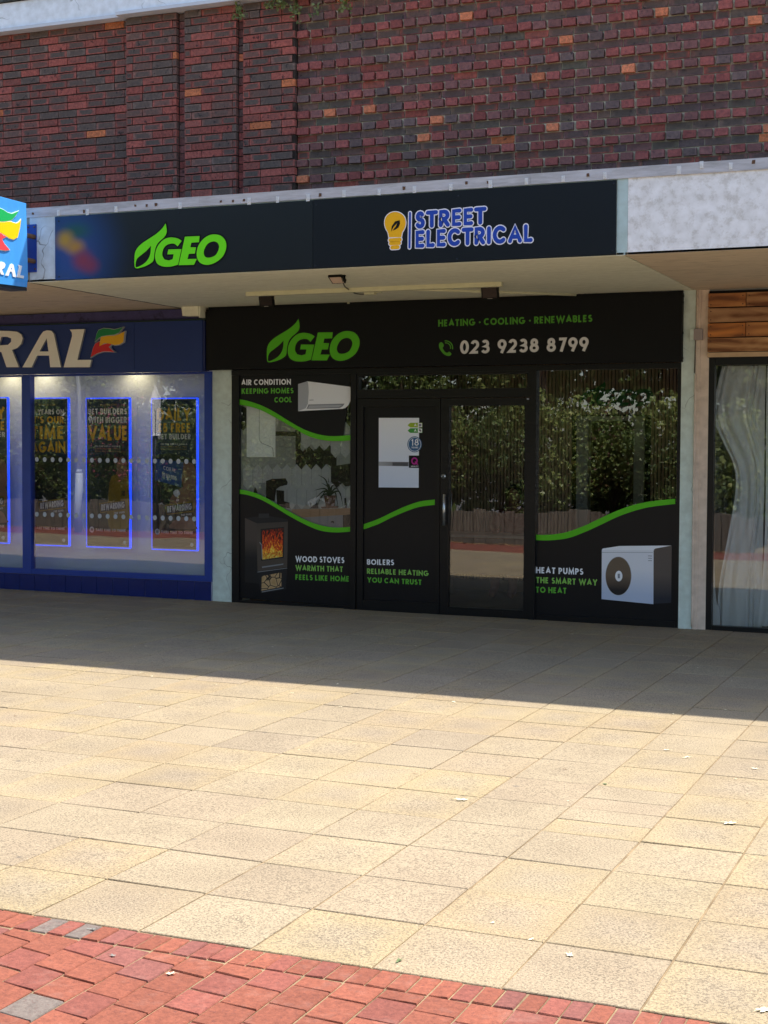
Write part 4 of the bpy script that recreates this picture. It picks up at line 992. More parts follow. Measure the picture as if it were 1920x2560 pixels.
# ---------------- interior of the black shop, seen through the glass
SY = 2.6
m_slat = mat('dark_oak_slat', 'c09f84', .6, var=.4, vscale=3, stretch=(6, 6, .6)); m_felt = mat('black_acoustic_felt', '0a0a0a', .95)
dxa, dxb = onY(1443, 1100, SY).x, onY(1612, 1100, SY).x; dz1 = onY(1500, 1052, SY).z
sw = MB(); x = -5.14
while x < -.26:
    if dxa-.05 < x < dxb+.05: sw.box(x, x+.028, SY-.022, SY, dz1+.07, 3.09)
    else: sw.box(x, x+.028, SY-.022, SY, .15, 3.09)
    x += .042
sw2 = MB(); sw2.box(-5.15, dxa, SY+.001, SY+.08, .012, 3.1); sw2.box(dxb, -.21, SY+.001, SY+.08, .012, 3.1); sw2.box(dxa, dxb, SY+.001, SY+.08, dz1+.06, 3.1)
wl = empty('slat_wall', (-2.7, SY, 0)); tag(wl, 'dark vertical timber slat wall inside the black shop behind the glass door', 'wall')
sw.build('slats', m_slat, wl)
for a_, b_ in ((-5.15, dxa-.004), (dxb+.004, -.21)):
    mb = MB(); mb.box(a_, b_, SY-.026, SY-.001, .012, .147); mb.build('skirting', mat('dark_skirting', '3a2f28', .6), wl); sw2.build('backing', m_felt, wl)
mb = MB(); mb.box(dxa-.0, dxa+.14, SY-.03, SY+.1, .012, dz1); mb.box(dxb-.12, dxb, SY-.03, SY+.1, .012, dz1); mb.box(dxa, dxb, SY-.031, SY+.1, dz1+.001, dz1+.05)
mb.build('doorway_frame', mat('pale_grey_architrave', '9b9c98', .6), wl)
isg = empty('wall_logo_sign', (-.9, SY-.05, 2.3)); tag(isg, 'dark green logo on the slat wall, dim behind the right window', 'sign')
c0, c1 = onY(1452, 1010, SY), onY(1636, 965, SY); q0 = RL.p(556, 880); q1 = RL.p(1324, 522)
kk = (c1.x-c0.x)/(q1[0]-q0[0])
geo_logo(isg, lambda p: (c0.x+(RL.p(*p)[0]-q0[0])*kk, c0.z-.03+(RL.p(*p)[1]-q0[1])*kk*.8), SY-.06, green=mat('dark_green_acrylic', '137a2c', .4), outline=False, gname='logo_letters')
dk = empty('desk', (-2.2, 1.9, 0)); tag(dk, 'pale desk inside the black shop seen through the entrance door', 'desk')
px = onY(1268, 1232, 1.9).x
mb = MB(); mb.box(px-.75, px+.75, 1.45, 2.05, .72, .75); bevel(mb.build('desk_top', mat('pale_laminate', 'a09a90', .5), dk), .004)
for sx_ in (-.72, .68):
    mb = MB(); mb.box(px+sx_, px+sx_+.04, 1.48, 2.02, .012, .719); mb.build('leg', m_frame, dk)
mb = MB(); mb.box(px-.6, px+.6, 1.50, 1.52, .3, .71); mb.build('modesty_panel', mat('grey_panel', '4b4a49', .6), dk)
# person seated behind the desk
def skin(name, verts, edges, radii, m, parent=None, sub=2, root=0):
    me = bpy.data.meshes.new(name); me.from_pydata(verts, edges, []); me.materials.append(m)
    o = bpy.data.objects.new(name, me); sc.collection.objects.link(o)
    md = o.modifiers.new('skin', 'SKIN'); md.use_smooth_shade = True
    if not me.skin_vertices:
        bm = bmesh.new(); bm.from_mesh(me); bm.verts.layers.skin.verify(); bm.to_mesh(me); bm.free()
    for i, r_ in enumerate(radii):
        rr = r_ if isinstance(r_, tuple) else (r_, r_); me.skin_vertices[0].data[i].radius = rr; me.skin_vertices[0].data[i].use_root = (i == root)
    o.modifiers.new('sub', 'SUBSURF').levels = sub; o.modifiers['sub'].render_levels = sub
    if parent: o.parent = parent; o.matrix_parent_inverse = Matrix.Translation(-Vector(parent.location))
    return o
pe = empty('person', (px, 2.2, 0)); tag(pe, 'person with short dark hair in a dusky red top seated behind the desk', 'person')
Y = 2.2
V = [(px, Y+.02, .50), (px, Y, .68), (px, Y-.02, .86), (px, Y-.01, .98), (px, Y-.02, 1.06), (px, Y-.035, 1.14), (px, Y-.03, 1.23),
     (px-.17, Y-.01, .96), (px-.24, Y-.08, .80), (px-.14, Y-.32, .77), (px-.08, Y-.38, .775), (px+.17, Y-.01, .96), (px+.24, Y-.08, .80), (px+.14, Y-.32, .77), (px+.08, Y-.38, .775),
     (px-.1, Y-.38, .50), (px-.11, Y-.40, .10), (px-.11, Y-.52, .05), (px+.1, Y-.38, .50), (px+.11, Y-.40, .10), (px+.11, Y-.52, .05)]
Ed = [(0, 1), (1, 2), (2, 3), (3, 4), (4, 5), (5, 6), (3, 7), (7, 8), (8, 9), (9, 10), (3, 11), (11, 12), (12, 13), (13, 14), (0, 15), (15, 16), (16, 17), (0, 18), (18, 19), (19, 20)]
Rr = [(.17, .12), (.15, .11), (.18, .12), (.13, .09), (.055, .055), (.08, .095), (.07, .085), .065, .05, .036, .03, .065, .05, .036, .03, .085, .05, .045, .085, .05, .045]
m_top = mat('dusky_red_knit', '7d4a42', .8); skin('body', V, Ed, Rr, m_top, pe)
m_skin = mat('skin_tone', '9a6d58', .6)
def ico(name, loc, sc_, m, parent, sub=3, deform=None):
    bm = bmesh.new(); bmesh.ops.create_icosphere(bm, subdivisions=sub, radius=1)
    for v in bm.verts:
        if deform: deform(v)
        v.co = Vector((v.co.x*sc_[0]+loc[0], v.co.y*sc_[1]+loc[1], v.co.z*sc_[2]+loc[2]))
    me = bpy.data.meshes.new(name); bm.to_mesh(me); bm.free(); me.materials.append(m)
    for p in me.polygons: p.use_smooth = True
    o = bpy.data.objects.new(name, me); sc.collection.objects.link(o); o.parent = parent; o.matrix_parent_inverse = Matrix.Translation(-Vector(parent.location)); return o
ico('face', (px, Y-.055, 1.175), (.073, .085, .10), m_skin, pe, deform=lambda v: v.co.__setitem__(0, v.co.x*(1-.25*max(0, -v.co.z))))
ico('hair', (px, Y-.015, 1.215), (.088, .095, .095), mat('dark_brown_hair', '14100e', .7), pe)

# ================================================================== THE BLUE BETTING SHOP (left)
m_blue = mat('cobalt_frame_paint', '1c3f9c', .4, .5, var=.2, vscale=5)
m_navy = mat('navy_sign_panel', '1a3576', .42, .45, var=.1, vscale=3)
m_tile = mat('blue_glazed_tile', '16296e', .18, .6, var=.25, vscale=9)
cf = empty('shopfront', (-7.8, 0, 0)); tag(cf, 'cobalt blue shopfront with large panes above a band of blue tiles', 'shopfront')
R4 = Reg(0, 920, .36166, 0)
mx0, mx1 = onY(58, 1200, 0).x, -7.788
for a, b, c, d, n in ((-10.2, mx0, .24, .30, 'sill_rail'), (mx1, -5.485, .24, .30, 'sill_rail'), (-10.2, -5.402, 2.53, 2.551, 'head_rail'), (mx0, mx1, .24, 2.529, 'mullion'), (-5.484, -5.402, .24, 2.529, 'jamb'), (-10.3, -10.2, .24, 2.55, 'jamb')):
    part(frame_mb([(a, b, c, d)], -.02 if n in ('mullion', 'jamb') else -.016, .07), n, m_blue, .004, parent=cf)
part(frame_mb([(-13.8, -10.31, 0, 2.55)], -.01, .2), 'side_wall', m_blue, parent=cf)
pane(mx1, -5.486, .301, 2.529, .012, cf, glass_mat('betting_glass', .09), lean=.0036)
pane(-10.19, mx0, .301, 2.529, .012, cf, glass_mat('betting_glass', .09), lean=.0036)
mb = MB(); mb.box(-10.3, -5.405, .004, .07, gz(-8)-.05, .238); part(mb, 'tile_backing', mat('pale_grout', 'a9afc8', .8), parent=cf)
mb = MB(); x = -5.412
while x > -10.2:
    mb.box(x-.2070, x, -.004, .0035, gz(x)+.004, .236, jit=.0006); x -= .2125
o = part(mb, 'tiled_plinth', m_tile, .0015, parent=cf)
mb = MB(); q0 = R4.p(1405, 60)[0]; q1 = R4.p(1420, 60)[0]
z = .32
while z < 2.5: mb.box(q0, q1, .05, .058, z, z+.042); z += .052
mb.build('edge_marker_strip', mat('grey_marker', '7d858c', .6), cf)
mb = MB(); k = 0
for row, (ya, yb) in enumerate(((630, 646), (1006, 1042))):
    for i in range(24):
        a = 88+i*54.4
        if a < 225: continue
        if a > 1385: break
        v = ya+(yb-ya)*i/22
        c_ = R4.p(a, v); mb.prism([[(c_[0]+.026*math.cos(t_*math.pi/8), c_[1]+.028*math.sin(t_*math.pi/8)) for t_ in range(16)]], .009, .0005)
mb.build('glass_dots', mat('frosted_dots', 'b9bfc6', .6), cf)
# lit white display panel behind the glass
dp = empty('display_panel', (-7.8, .3, 0)); tag(dp, 'white display panel behind the betting shop glass, washed by warm downlights', 'panel')
mb = MB(); q = R4.p(850, 0)[0]
for a, b in ((-10.18, mx0-.25), (mx0-.248, q-.001), (q+.001, -5.35)): mb.box(a, b, .30, .33, .14, 2.72)
mb.build('panel_sheet', mat('white_laminate', 'f1faee', .45, .4, var=.03, vscale=1), dp)
for i, u in enumerate((20, 100, 330)):
    xx = onY(u, 940, .2).x
    dl = empty('downlight', (xx, .10, 2.70)); tag(dl, ('warm downlight at the far left end above the white display panel', 'warm downlight above the first full poster in the blue shop window', 'warm downlight above the seam of the white display panel')[i], 'downlight', group='downlights over the display panel')
    mb = MB(); mb.tube([(xx, .10, 2.72), (xx, .10, 2.69)], .045, 20); mb.build('housing', mat('white_metal', 'd8d8d8', .4), dl)
    mb = MB(); mb.tube([(xx, .10, 2.6895), (xx, .10, 2.687)], .035, 20); mb.build('lamp_face', mat('warm_lamp', 'ffcf95', .5, emit=3), dl)
    L_ = bpy.data.lights.new('downlight_beam', 'SPOT'); L_.energy = 2.2; L_.color = (1, .80, .58); L_.spot_size = rad(140); L_.spot_blend = .9; L_.shadow_soft_size = .03
    lo = bpy.data.objects.new('lamp', L_); sc.collection.objects.link(lo); lo.location = (xx, .10, 2.66); lo.rotation_euler = (rad(20), 0, 0); lo.parent = dl; lo.matrix_parent_inverse = Matrix.Translation(-Vector(dl.location))

# poster light boxes
m_led = mat('blue_led', '1f4dff', .4, emit=.6); m_pnavy = mat('poster_navy', '123349', .5, var=.3, vscale=5)
m_pg = mat('poster_gold', 'f5bd22', .5, var=.15, vscale=20); m_pw = mat('poster_white', 'ecebe4', .5, var=.1, vscale=25); m_ptan = mat('poster_tan', '9a8556', .5)
m_pdark = mat('poster_black', '1b1a1c', .5, var=.4, vscale=9); m_pyel = mat('poster_yellow_shirt', 'a8871f', .6, var=.4, vscale=8); m_pskin = mat('poster_skin', 'a87a5c', .6, var=.35, vscale=14)
m_pgreen = mat('poster_foliage', '3c4a2a', .6, col2='141a16', vscale=22); m_pcard = mat('poster_card_blue', '24568e', .5)
PY = .13
def poster(u0, u1, t, b, title, cap, label, art):
    """u0,u1 detail-view x of the visible front; t,b top and bottom there"""
    R = Reg(0, 920, .36166, PY)
    x0, x1 = R.p(u0, t)[0], R.p(u1, t)[0]; zt = (R.p(u0, t)[1]+R.p(u1, t)[1])/2; zb = (R.p(u0, b)[1]+R.p(u1, b)[1])/2
    W_, H_ = x1-x0, zt-zb
    e_ = empty('poster_light_box', ((x0+x1)/2, PY, zb)); tag(e_, label, 'light box', group='blue-edged poster light boxes hanging in the betting shop window')
    mb = MB(); mb.box(x0, x1, PY, PY+.035, zb, zt); bevel(mb.build('frame', mat('light_box_white', 'cfd3d8', .4), e_), .002)
    mb = MB(); f = .012
    mb.box(x0-f, x1+f, PY+.006, PY+.03, zt+.0005, zt+f); mb.box(x0-f, x1+f, PY+.006, PY+.03, zb-f, zb-.0005)
    mb.box(x0-f, x0-.0005, PY+.006, PY+.03, zb, zt); mb.box(x1+.0005, x1+f+.006, PY+.006, PY+.03, zb, zt)
    mb.build('led_edge', m_led, e_)
    mb = MB(); mb.box(x0+.012, x1-.004, PY-.0016, PY-.0004, zb+.012, zt-.008); mb.build('poster', m_pnavy, e_)
    P = lambda a, c: (x0+a*W_, zt-c*H_)
    def T(s, a0, a1, c, h, m, wt=.225, **k):
        mb = MB(); text_into(mb, s, P(a0, c), P(a1, c), h*H_, PY-.0042, wt=wt, gap=.13, **k); mb.build('lettering', m, e_)
    def A(pts, m, y=PY-.0025, sm=True):
        mb = MB(); lp = [P(*p) for p in pts]; mb.prism([smooth_loop(lp, 3) if sm else lp], y, .0005); mb.build('poster_art', m, e_)
    T('WORLD CUP', .33, .72, .048, .012, m_ptan, .2)
    for s, a0, a1, c, h, m in title: T(s, a0, a1, c, h, m)
    for k, (s_, c_) in enumerate(cap): T(s_, .20, .80, c_, .010, m_ptan if k else m_pw, .18)
    A([(.01, .86), (.99, .86), (.99, .985), (.01, .985)], m_pdark, PY-.0020, False)
    art(A)
    # REWARDING plate
    A([(.30, .705), (.93, .675), (.95, .745), (.33, .772)], m_pyel, PY-.0032, False); A([(.315, .712), (.915, .684), (.932, .738), (.342, .765)], m_pdark, PY-.0036, False)
    mb = MB(); text_into(mb, 'REWARDING', P(.35, .755), P(.90, .732), .042*H_, PY-.0046, wt=.25, gap=.10); text_into(mb, 'THE FANS', P(.66, .778), P(.90, .768), .014*H_, PY-.0046, wt=.22); mb.build('lettering', m_pw, e_)
    A([(.12+.055*math.cos(i*math.pi/8), .885+.021*math.sin(i*math.pi/8)) for i in range(16)], m_pw, PY-.0036, False)
    T('II', .10, .145, .893, .017, m_pdark)
    T('TAKE TIME TO THINK', .21, .93, .895, .018, m_pw)
    A([(.90+.038*math.cos(i*math.pi/6), .965+.013*math.sin(i*math.pi/6)) for i in range(12)], m_pw, PY-.0036, False)
    return e_
def art_fans(A):
    A([(.01, .40), (.5, .38), (.99, .40), (.99, .86), (.01, .86)], m_pgreen, PY-.0022, False)
    A([(.05, .86), (.1, .62), (.3, .52), (.5, .60), (.7, .52), (.9, .62), (.97, .86)], m_pdark)
def art_shirt(A):
    A([(.01, .40), (.5, .37), (.99, .40), (.99, .86), (.01, .86)], m_pgreen, PY-.0022, False)
    A([(.52, .86), (.55, .56), (.72, .51), (.80, .54), (.93, .52), (.99, .56), (.99, .86)], m_pyel)
    A([(.74, .52), (.72, .42), (.80, .36), (.92, .37), (.95, .44), (.92, .52), (.84, .545)], m_pskin, PY-.0028)
    A([(.74, .42), (.76, .36), (.86, .345), (.95, .37), (.95, .42), (.86, .385)], m_pdark, PY-.0031)
def art_card(A):
    A([(.01, .38), (.4, .36), (.99, .40), (.99, .86), (.01, .86)], m_pgreen, PY-.0022, False)
    A([(.10, .40), (.72, .42), (.66, .585), (.06, .54)], m_pcard, PY-.0028, False)
    A([(.62, .44), (.85, .42), (.98, .46), (.99, .60), (.80, .64), (.70, .57)], m_pskin, PY-.0026)
    A([(.42, .66), (.60, .60), (.80, .58), (.97, .62), (.98, .72), (.60, .76), (.40, .74)], m_pskin, PY-.0030)
    A([(.48, .62), (.58, .60), (.64, .63), (.55, .65)], m_pw, PY-.0033); A([(.40, .86), (.55, .80), (.85, .78), (.99, .84), (.99, .86)], m_pskin, PY-.0028)
capt = [('ON THE GREAT GOALS', .325), ('YOU COULD GET A FREE', .342), ('TERMS AND CONDITIONS', .359)]
P2 = poster(174, 466, 212, 1222, [("60 YEARS ON", .12, .92, .108, .035, m_pw), ("IT'S OUR", .13, .92, .168, .048, m_pg), ("TIME", .13, .93, .275, .088, m_pg), ("AGAIN", .13, .95, .368, .076, m_pg)], [], 'poster light box with gold TIME AGAIN headline, beside the blue mullion', art_fans)
P3 = poster(597, 889, 212, 1237, [("BET BUILDERS", .05, .96, .106, .040, m_pw), ("WITH BIGGER", .05, .96, .163, .040, m_pw), ("VALUE", .05, .98, .281, .100, m_pg)], capt, 'poster light box with gold VALUE headline and yellow shirt, in the middle', art_shirt)
P4 = poster(1050, 1356, 213, 1254, [("DAILY", .12, .88, .145, .082, m_pg), ("£5 FREE", .14, .88, .222, .062, m_pg), ("BET BUILDER", .14, .88, .268, .036, m_pw)], [(a, b-.02+.0) for a, b in capt], 'poster light box with gold DAILY headline and blue card, rightmost', art_card)
P1 = poster(-246, 46, 209, 1203, [("DAILY", .12, .96, .145, .082, m_pg), ("£5 FREE", .14, .96, .222, .062, m_pg), ("BET BUILDER", .14, .96, .268, .036, m_pw)], [], 'poster light box cut off by the left edge of the photo, left of the mullion', art_card)
mb = MB(); Rp = Reg(0, 920, .36166, PY); 
text_into(mb, 'CORAL', Rp.p(1130, 703), Rp.p(1218, 725), .045, PY-.005, wt=.18, gap=.1); text_into(mb, 'REWARDS', Rp.p(1122, 752), Rp.p(1222, 778), .048, PY-.005, wt=.24, gap=.1); mb.build('lettering', m_pw, P4)
mb = MB(); text_into(mb, '10', Rp.p(840, 886), Rp.p(866, 886), .065, PY-.005, wt=.2); mb.build('lettering', m_pdark, P3)

# fascia of the betting shop
cs = empty('fascia_sign', (-7.8, -.12, 2.55)); tag(cs, 'navy sign board with raised cream letters and a green, yellow and red flag', 'shop sign')
XS = onY(335.6, 860, -.12).x
mb = MB(); mb.box(-14, XS-.002, -.12, -.012, 2.553, 3.108); bevel(mb.build('board', m_navy, cs), .003)
mb = MB(); mb.box(XS+.002, -5.452, -.12, -.012, 2.553, 3.106); bevel(mb.build('board', m_navy, cs), .003)
mb = MB(); mb.box(-5.4515, -5.425, -.112, -.012, 2.556, 3.10); mb.build('end_cap', mat('navy_end_cap', '10235c', .5), cs)
mb = MB(); mb.box(-14, -5.425, -.10, -.012, 3.109, 3.125); mb.build('top_trim', mat('dark_green_trim', '1f3a34', .6), cs)
mb = MB(); mb.box(-14, -5.50, -.055, -.006, 3.126, 3.240, jit=.002); part(mb, 'painted_beam', flake_mat('purple_blue_beam_paint', '4b4775', '2f2c44', scale=5, thr=.6, soft=.05, crack=False))
R3 = Reg(0, 460, .38578, -.15); m_cream = mat('cream_letter_face', 'f6f1e4', .35, .5); m_creams = mat('grey_letter_side', '9a9ba0', .5)
def raised(pts, holes=(), m=m_cream, y=-.15, th=.03, reg=R3, nm='raised_letter', sm=False, ox=0):
    mb = MB(); f = lambda p: [(a+ox, b) for a, b in reg(p)]
    mb.prism([smooth_loop(f(pts), 3) if sm else f(pts)]+[f(h) for h in holes], y, th)
    n = len(mb.f)
    o = mb.build(nm, [m, m_creams], cs)
    for p in o.data.polygons:
        if abs(p.normal.y) < .5: p.material_index = 1
    return o
Lp = [(452, 943), (548, 940), (501, 1140), (592, 1139), (581, 1187), (412, 1188), (467, 985), (465, 962)]
Ap = [(145, 1188), (262, 980), (280, 956), (305, 948), (332, 951), (349, 972), (395, 1187), (325, 1187), (318, 1112), (240, 1112), (205, 1188)]
Ah = [(302, 1000), (314, 1085), (256, 1085)]
Rp_ = [(-80, 950), (60, 952), (110, 957), (138, 975), (147, 1000), (138, 1035), (112, 1062), (78, 1076), (122, 1187), (42, 1187), (8, 1088), (-30, 1088), (-54, 1187), (-125, 1187), (-70, 985), (-68, 965)]
Rh = [(10, 990), (45, 990), (72, 1000), (72, 1022), (52, 1042), (-8, 1046)]
raised(Lp); raised(Ap, [Ah]); raised(Rp_, [Rh])
mb = MB(); c_ = R3.p(-225, 1068); Oo = [(c_[0]+.30*math.cos(t_*math.pi/16)+.05*math.sin(t_*math.pi/16), c_[1]+.24*math.sin(t_*math.pi/16)) for t_ in range(32)]; Oi_ = [(c_[0]+.17*math.cos(t_*math.pi/16)+.03*math.sin(t_*math.pi/16), c_[1]+.14*math.sin(t_*math.pi/16)) for t_ in range(32)]
mb.prism([Oo, Oi_], -.15, .03); mb.build('raised_letter', m_cream, cs)
FG = [(617, 1020), (628, 972), (640, 948), (672, 936), (705, 938), (740, 944), (768, 938), (797, 928), (770, 964), (742, 976), (700, 980), (660, 986), (640, 998)]
FYl = [(656, 992), (700, 984), (740, 984), (775, 973), (808, 957), (800, 1024), (776, 1040), (745, 1044), (705, 1033), (675, 1032), (645, 1054)]
FR = [(648, 1020), (645, 1052), (672, 1040), (700, 1033), (724, 1038), (706, 1056), (722, 1074), (745, 1089), (706, 1086), (668, 1086), (630, 1098), (590, 1122), (606, 1062), (620, 1034)]
flagc = (mat('flag_green', '128a48', .4), mat('flag_yellow', 'f2b61c', .4), mat('flag_red', 'd62228', .4)); m_silver = mat('flag_silver_edge', 'b9bcc2', .4)
for lp, m in zip((FG, FYl, FR), flagc):
    mb = MB(); L0 = R3(lp); mb.prism([grow(L0, .006)], -.150-.001*flagc.index(m), .03); mb.build('flag_emblem_edge', m_silver, cs)
    mb = MB(); mb.prism([L0], -.156-.001*flagc.index(m), .004); mb.build('flag_emblem', m, cs)

# projecting sign
SX = -5.655
ps = empty('projecting_sign', (SX, -3.0, 3.2)); tag(ps, 'bright sky-blue projecting sign with flag emblem, bracketed off the canopy at the left edge', 'sign')
R0 = lambda p: (lambda q: (q.y, q.z))(onX(p[0]*.11757, 480+p[1]*.11757, SX))
mx_ = lambda a, b, d: (SX+.001+(-d), a, b)   # (y,z) -> plane facing +x; thickness goes to -x
m_sky = mat('sky_blue_acrylic', '4ea6f2', .25, .5, var=.12, vscale=3, stretch=(1, 5, .5), coat=.3)
top_y = lambda z: None
fr = [R0((557, 242)), R0((577, 905)), R0((597, 1850)), R0((575, 2030))]
yb = -3.86; zt_, zb_ = R0((557, 242))[1]+.0, R0((575, 2030))[1]
lp = [(yb, zb_-.02), (yb, zt_+.01)]+fr
mb = MB(); mb.prism([lp], 0, .20, 0, mx_); bevel(mb.build('light_box', m_sky, ps), .004)
mb = MB(); mb.prism([[(yb-.02, zb_-.05), (yb-.02, zb_-.021), (fr[3][0]+.01, zb_-.001), (fr[3][0]+.01, zb_-.03)]], .01, .18, 0, mx_); mb.build('bottom_trim', mat('dark_trim', '2a3038', .5), ps)
def onface(pts, m, d, nm='emblem', sm=False, gr=0, th=.004):
    mb = MB(); l_ = [R0(p) for p in pts]
    if sm: l_ = smooth_loop(l_, 3)
    if gr: l_ = grow(l_, gr)
    mb.prism([l_], d, th, 0, mx_); return mb.build(nm, m, ps)
sg = [(-300, 520), (-150, 380), (-20, 345), (60, 380), (150, 440), (240, 465), (330, 430), (385, 405), (320, 505), (240, 590), (120, 625), (-20, 625), (-150, 640)]
sy = [(-250, 760), (-100, 640), (60, 645), (210, 628), (260, 650), (330, 672), (390, 640), (430, 590), (408, 760), (360, 960), (270, 1010), (190, 985), (90, 915), (0, 865), (-140, 880)]
sr = [(-260, 900), (-100, 860), (0, 880), (60, 930), (118, 950), (20, 1000), (80, 1110), (185, 1228), (100, 1245), (0, 1228), (-150, 1250)]
sR = [(-40, 1490), (20, 1480), (80, 1500), (105, 1545), (85, 1610), (30, 1650), (75, 1765), (10, 1750), (-50, 1600)]
sA = [(105, 1775), (205, 1545), (240, 1525), (275, 1545), (330, 1815), (265, 1800), (245, 1700), (200, 1690), (168, 1785)]
sAh = [(240, 1590), (248, 1650), (215, 1645)]
sL = [(378, 1550), (458, 1572), (415, 1770), (500, 1785), (490, 1838), (345, 1812), (395, 1600)]
for i, (pl, c) in enumerate(((sg, '1fb45c'), (sy, 'ffd400'), (sr, 'ef4a50'))):
    onface(pl, mat('sign_white_acrylic', 'f4f4f4', .35), -.003-.0015*i, 'flag_emblem_edge', gr=.006); onface(pl, mat('sign_'+c, c, .35), -.007-.0015*i, 'flag_emblem')
mb = MB(); mb.prism([[R0(p) for p in sA], [R0(p) for p in sAh]], -.006, .006, 0, mx_); mb.build('letter', mat('sign_white_acrylic', 'f4f4f4', .35), ps)
onface(sR, mat('sign_white_acrylic', 'f4f4f4'), -.006, 'letter', th=.006); onface(sL, mat('sign_white_acrylic', 'f4f4f4'), -.006, 'letter', th=.006)
q0, q1 = onY(66, 562, CY-.01), onY(91, 680, CY-.01)
mb = MB(); mb.box(q0.x-.02, q1.x, CY-.012, CY-.001, q1.z, q0.z); bevel(mb.build('mounting_plate', m_blue, ps), .002)
for v in (591, 652):
    q = onY(79, v, CY-.05); mb = MB(); mb.tube([(q.x, CY-.012, q.z), (q.x, CY-.10, q.z), (SX-.09, CY-.16, q.z)], .022, 12); mb.build('bracket_arm', m_rust, ps)
mb = MB()
for u, v in ((70, 568), (85, 567), (87, 672)):
    q = onY(u, v, CY-.02); mb.tube([(q.x, CY-.022, q.z), (q.x, CY-.011, q.z)], .008, 8)
mb.build('bolts', m_rust, ps)

# ================================================================== THE PLANK-CLAD SHOP (right)
pk = empty('plank_sign', (1.5, -.05, 2.6)); tag(pk, 'warm brown reclaimed plank cladding over the right-hand window', 'sign board')
def wood_mat(name, c1, c2, seed):
    m = bpy.data.materials.new(name); m.use_nodes = True; t = m.node_tree; b = t.nodes['Principled BSDF']; b.inputs['Roughness'].default_value = .6
    tc = t.nodes.new('ShaderNodeTexCoord'); mp = t.nodes.new('ShaderNodeMapping'); mp.inputs['Scale'].default_value = (1.1, 1, 4.5); mp.inputs['Location'].default_value = (seed*3.1, 0, seed)
    n = t.nodes.new('ShaderNodeTexNoise'); n.inputs['Scale'].default_value = 2.4; n.inputs['Detail'].default_value = 8; n.inputs['Distortion'].default_value = .9
    wv = t.nodes.new('ShaderNodeTexWave'); wv.bands_direction = 'Z'; wv.inputs['Scale'].default_value = .8; wv.inputs['Distortion'].default_value = 7; wv.inputs['Detail'].default_value = 4
    t.links.new(tc.outputs['Object'], mp.inputs[0]); t.links.new(mp.outputs[0], n.inputs[0]); t.links.new(mp.outputs[0], wv.inputs[0])
    mx = t.nodes.new('ShaderNodeMixRGB'); mx.inputs[0].default_value = .22; t.links.new(n.outputs[0], mx.inputs[1]); t.links.new(wv.outputs[0], mx.inputs[2])
    r = t.nodes.new('ShaderNodeValToRGB'); e = r.color_ramp.elements; e[0].position = .33; e[0].color = lin('74431f'); e[1].position = .72; e[1].color = lin(c1); k = e.new(.45); k.color = lin(c2)
    t.links.new(mx.outputs[0], r.inputs[0]); t.links.new(r.outputs[0], b.inputs['Base Color']); return m
woods = [wood_mat('oiled_plank_%s' % n, a, b, i) for i, (n, a, b) in enumerate((('honey', 'c98a4c', '9c5f30'), ('weathered', 'b98c62', '92643f'), ('amber', 'cf8138', 'a3602a'), ('pale', 'c99a68', '9f6c40')))]
rows = [(3.075, 3.208), (2.932, 3.068), (2.79, 2.926), (2.652, 2.784)]; xj = onY(1865, 770, -.06).x; xL = onY(1769, 800, -.06).x
for i, (a, b) in enumerate(rows):
    cuts = [xL, xj, 2.3, 3.8, 5.2, 6.8] if i % 2 == 0 else [xL, 1.3, 2.9, 4.6, 6.8]
    for j in range(len(cuts)-1):
        mb = MB(); mb.box(cuts[j]+.003, cuts[j+1]-.003, -.06+random.uniform(-.003, .003), -.02, a+.002, b-.002, jit=.0015)
        bevel(mb.build('plank', woods[(i+j*3) % 4 if i != 2 else (2, 0, 3, 1)[j % 4]], pk), .002)
mb = MB()
for i, (a, b) in enumerate(rows):
    for xx in ([xL+.03, xj-.03, xj+.03] if i % 2 == 0 else [xL+.03]):
        for zz in (a+.025, b-.03): mb.tube([(xx, -.067, zz), (xx, -.06, zz)], .006, 8)
mb.build('nail_heads', m_rust, pk)
mb = MB(); mb.box(xL, 6.8, -.018, -.002, 2.60, 3.235); mb.build('backing_board', m_blk, pk)
mb = MB(); mb.box(xL, 6.8, -.05, -.001, 2.604, 2.648); bevel(mb.build('lower_trim', mat('pale_pine_trim', 'd7b48c', .6, var=.2, vscale=10), pk), .003)
rs = empty('shopfront', (1.7, 0, 0)); tag(rs, 'black framed display window with white net curtains below brown planks', 'shopfront')
for a, b, c, d, n in ((.014, .078, -.01, 2.60, 'jamb'), (.079, 3.3, 2.53, 2.60, 'head_rail'), (.079, 3.3, -.02, .03, 'sill_rail'), (3.301, 3.37, -.03, 2.6, 'mullion'), (3.371, 6.8, 2.53, 2.60, 'head_rail'), (3.371, 6.8, -.04, .03, 'sill_rail')):
    part(frame_mb([(a, b, c, d)], -.012 if n == 'jamb' else -.008, .07), n, m_frame, .004, parent=rs)
pane(.079, 3.30, .031, 2.529, .02, rs, glass_mat('net_curtain_glass', .09)); pane(3.371, 6.8, .031, 2.529, .02, rs, glass_mat('net_curtain_glass', .09))
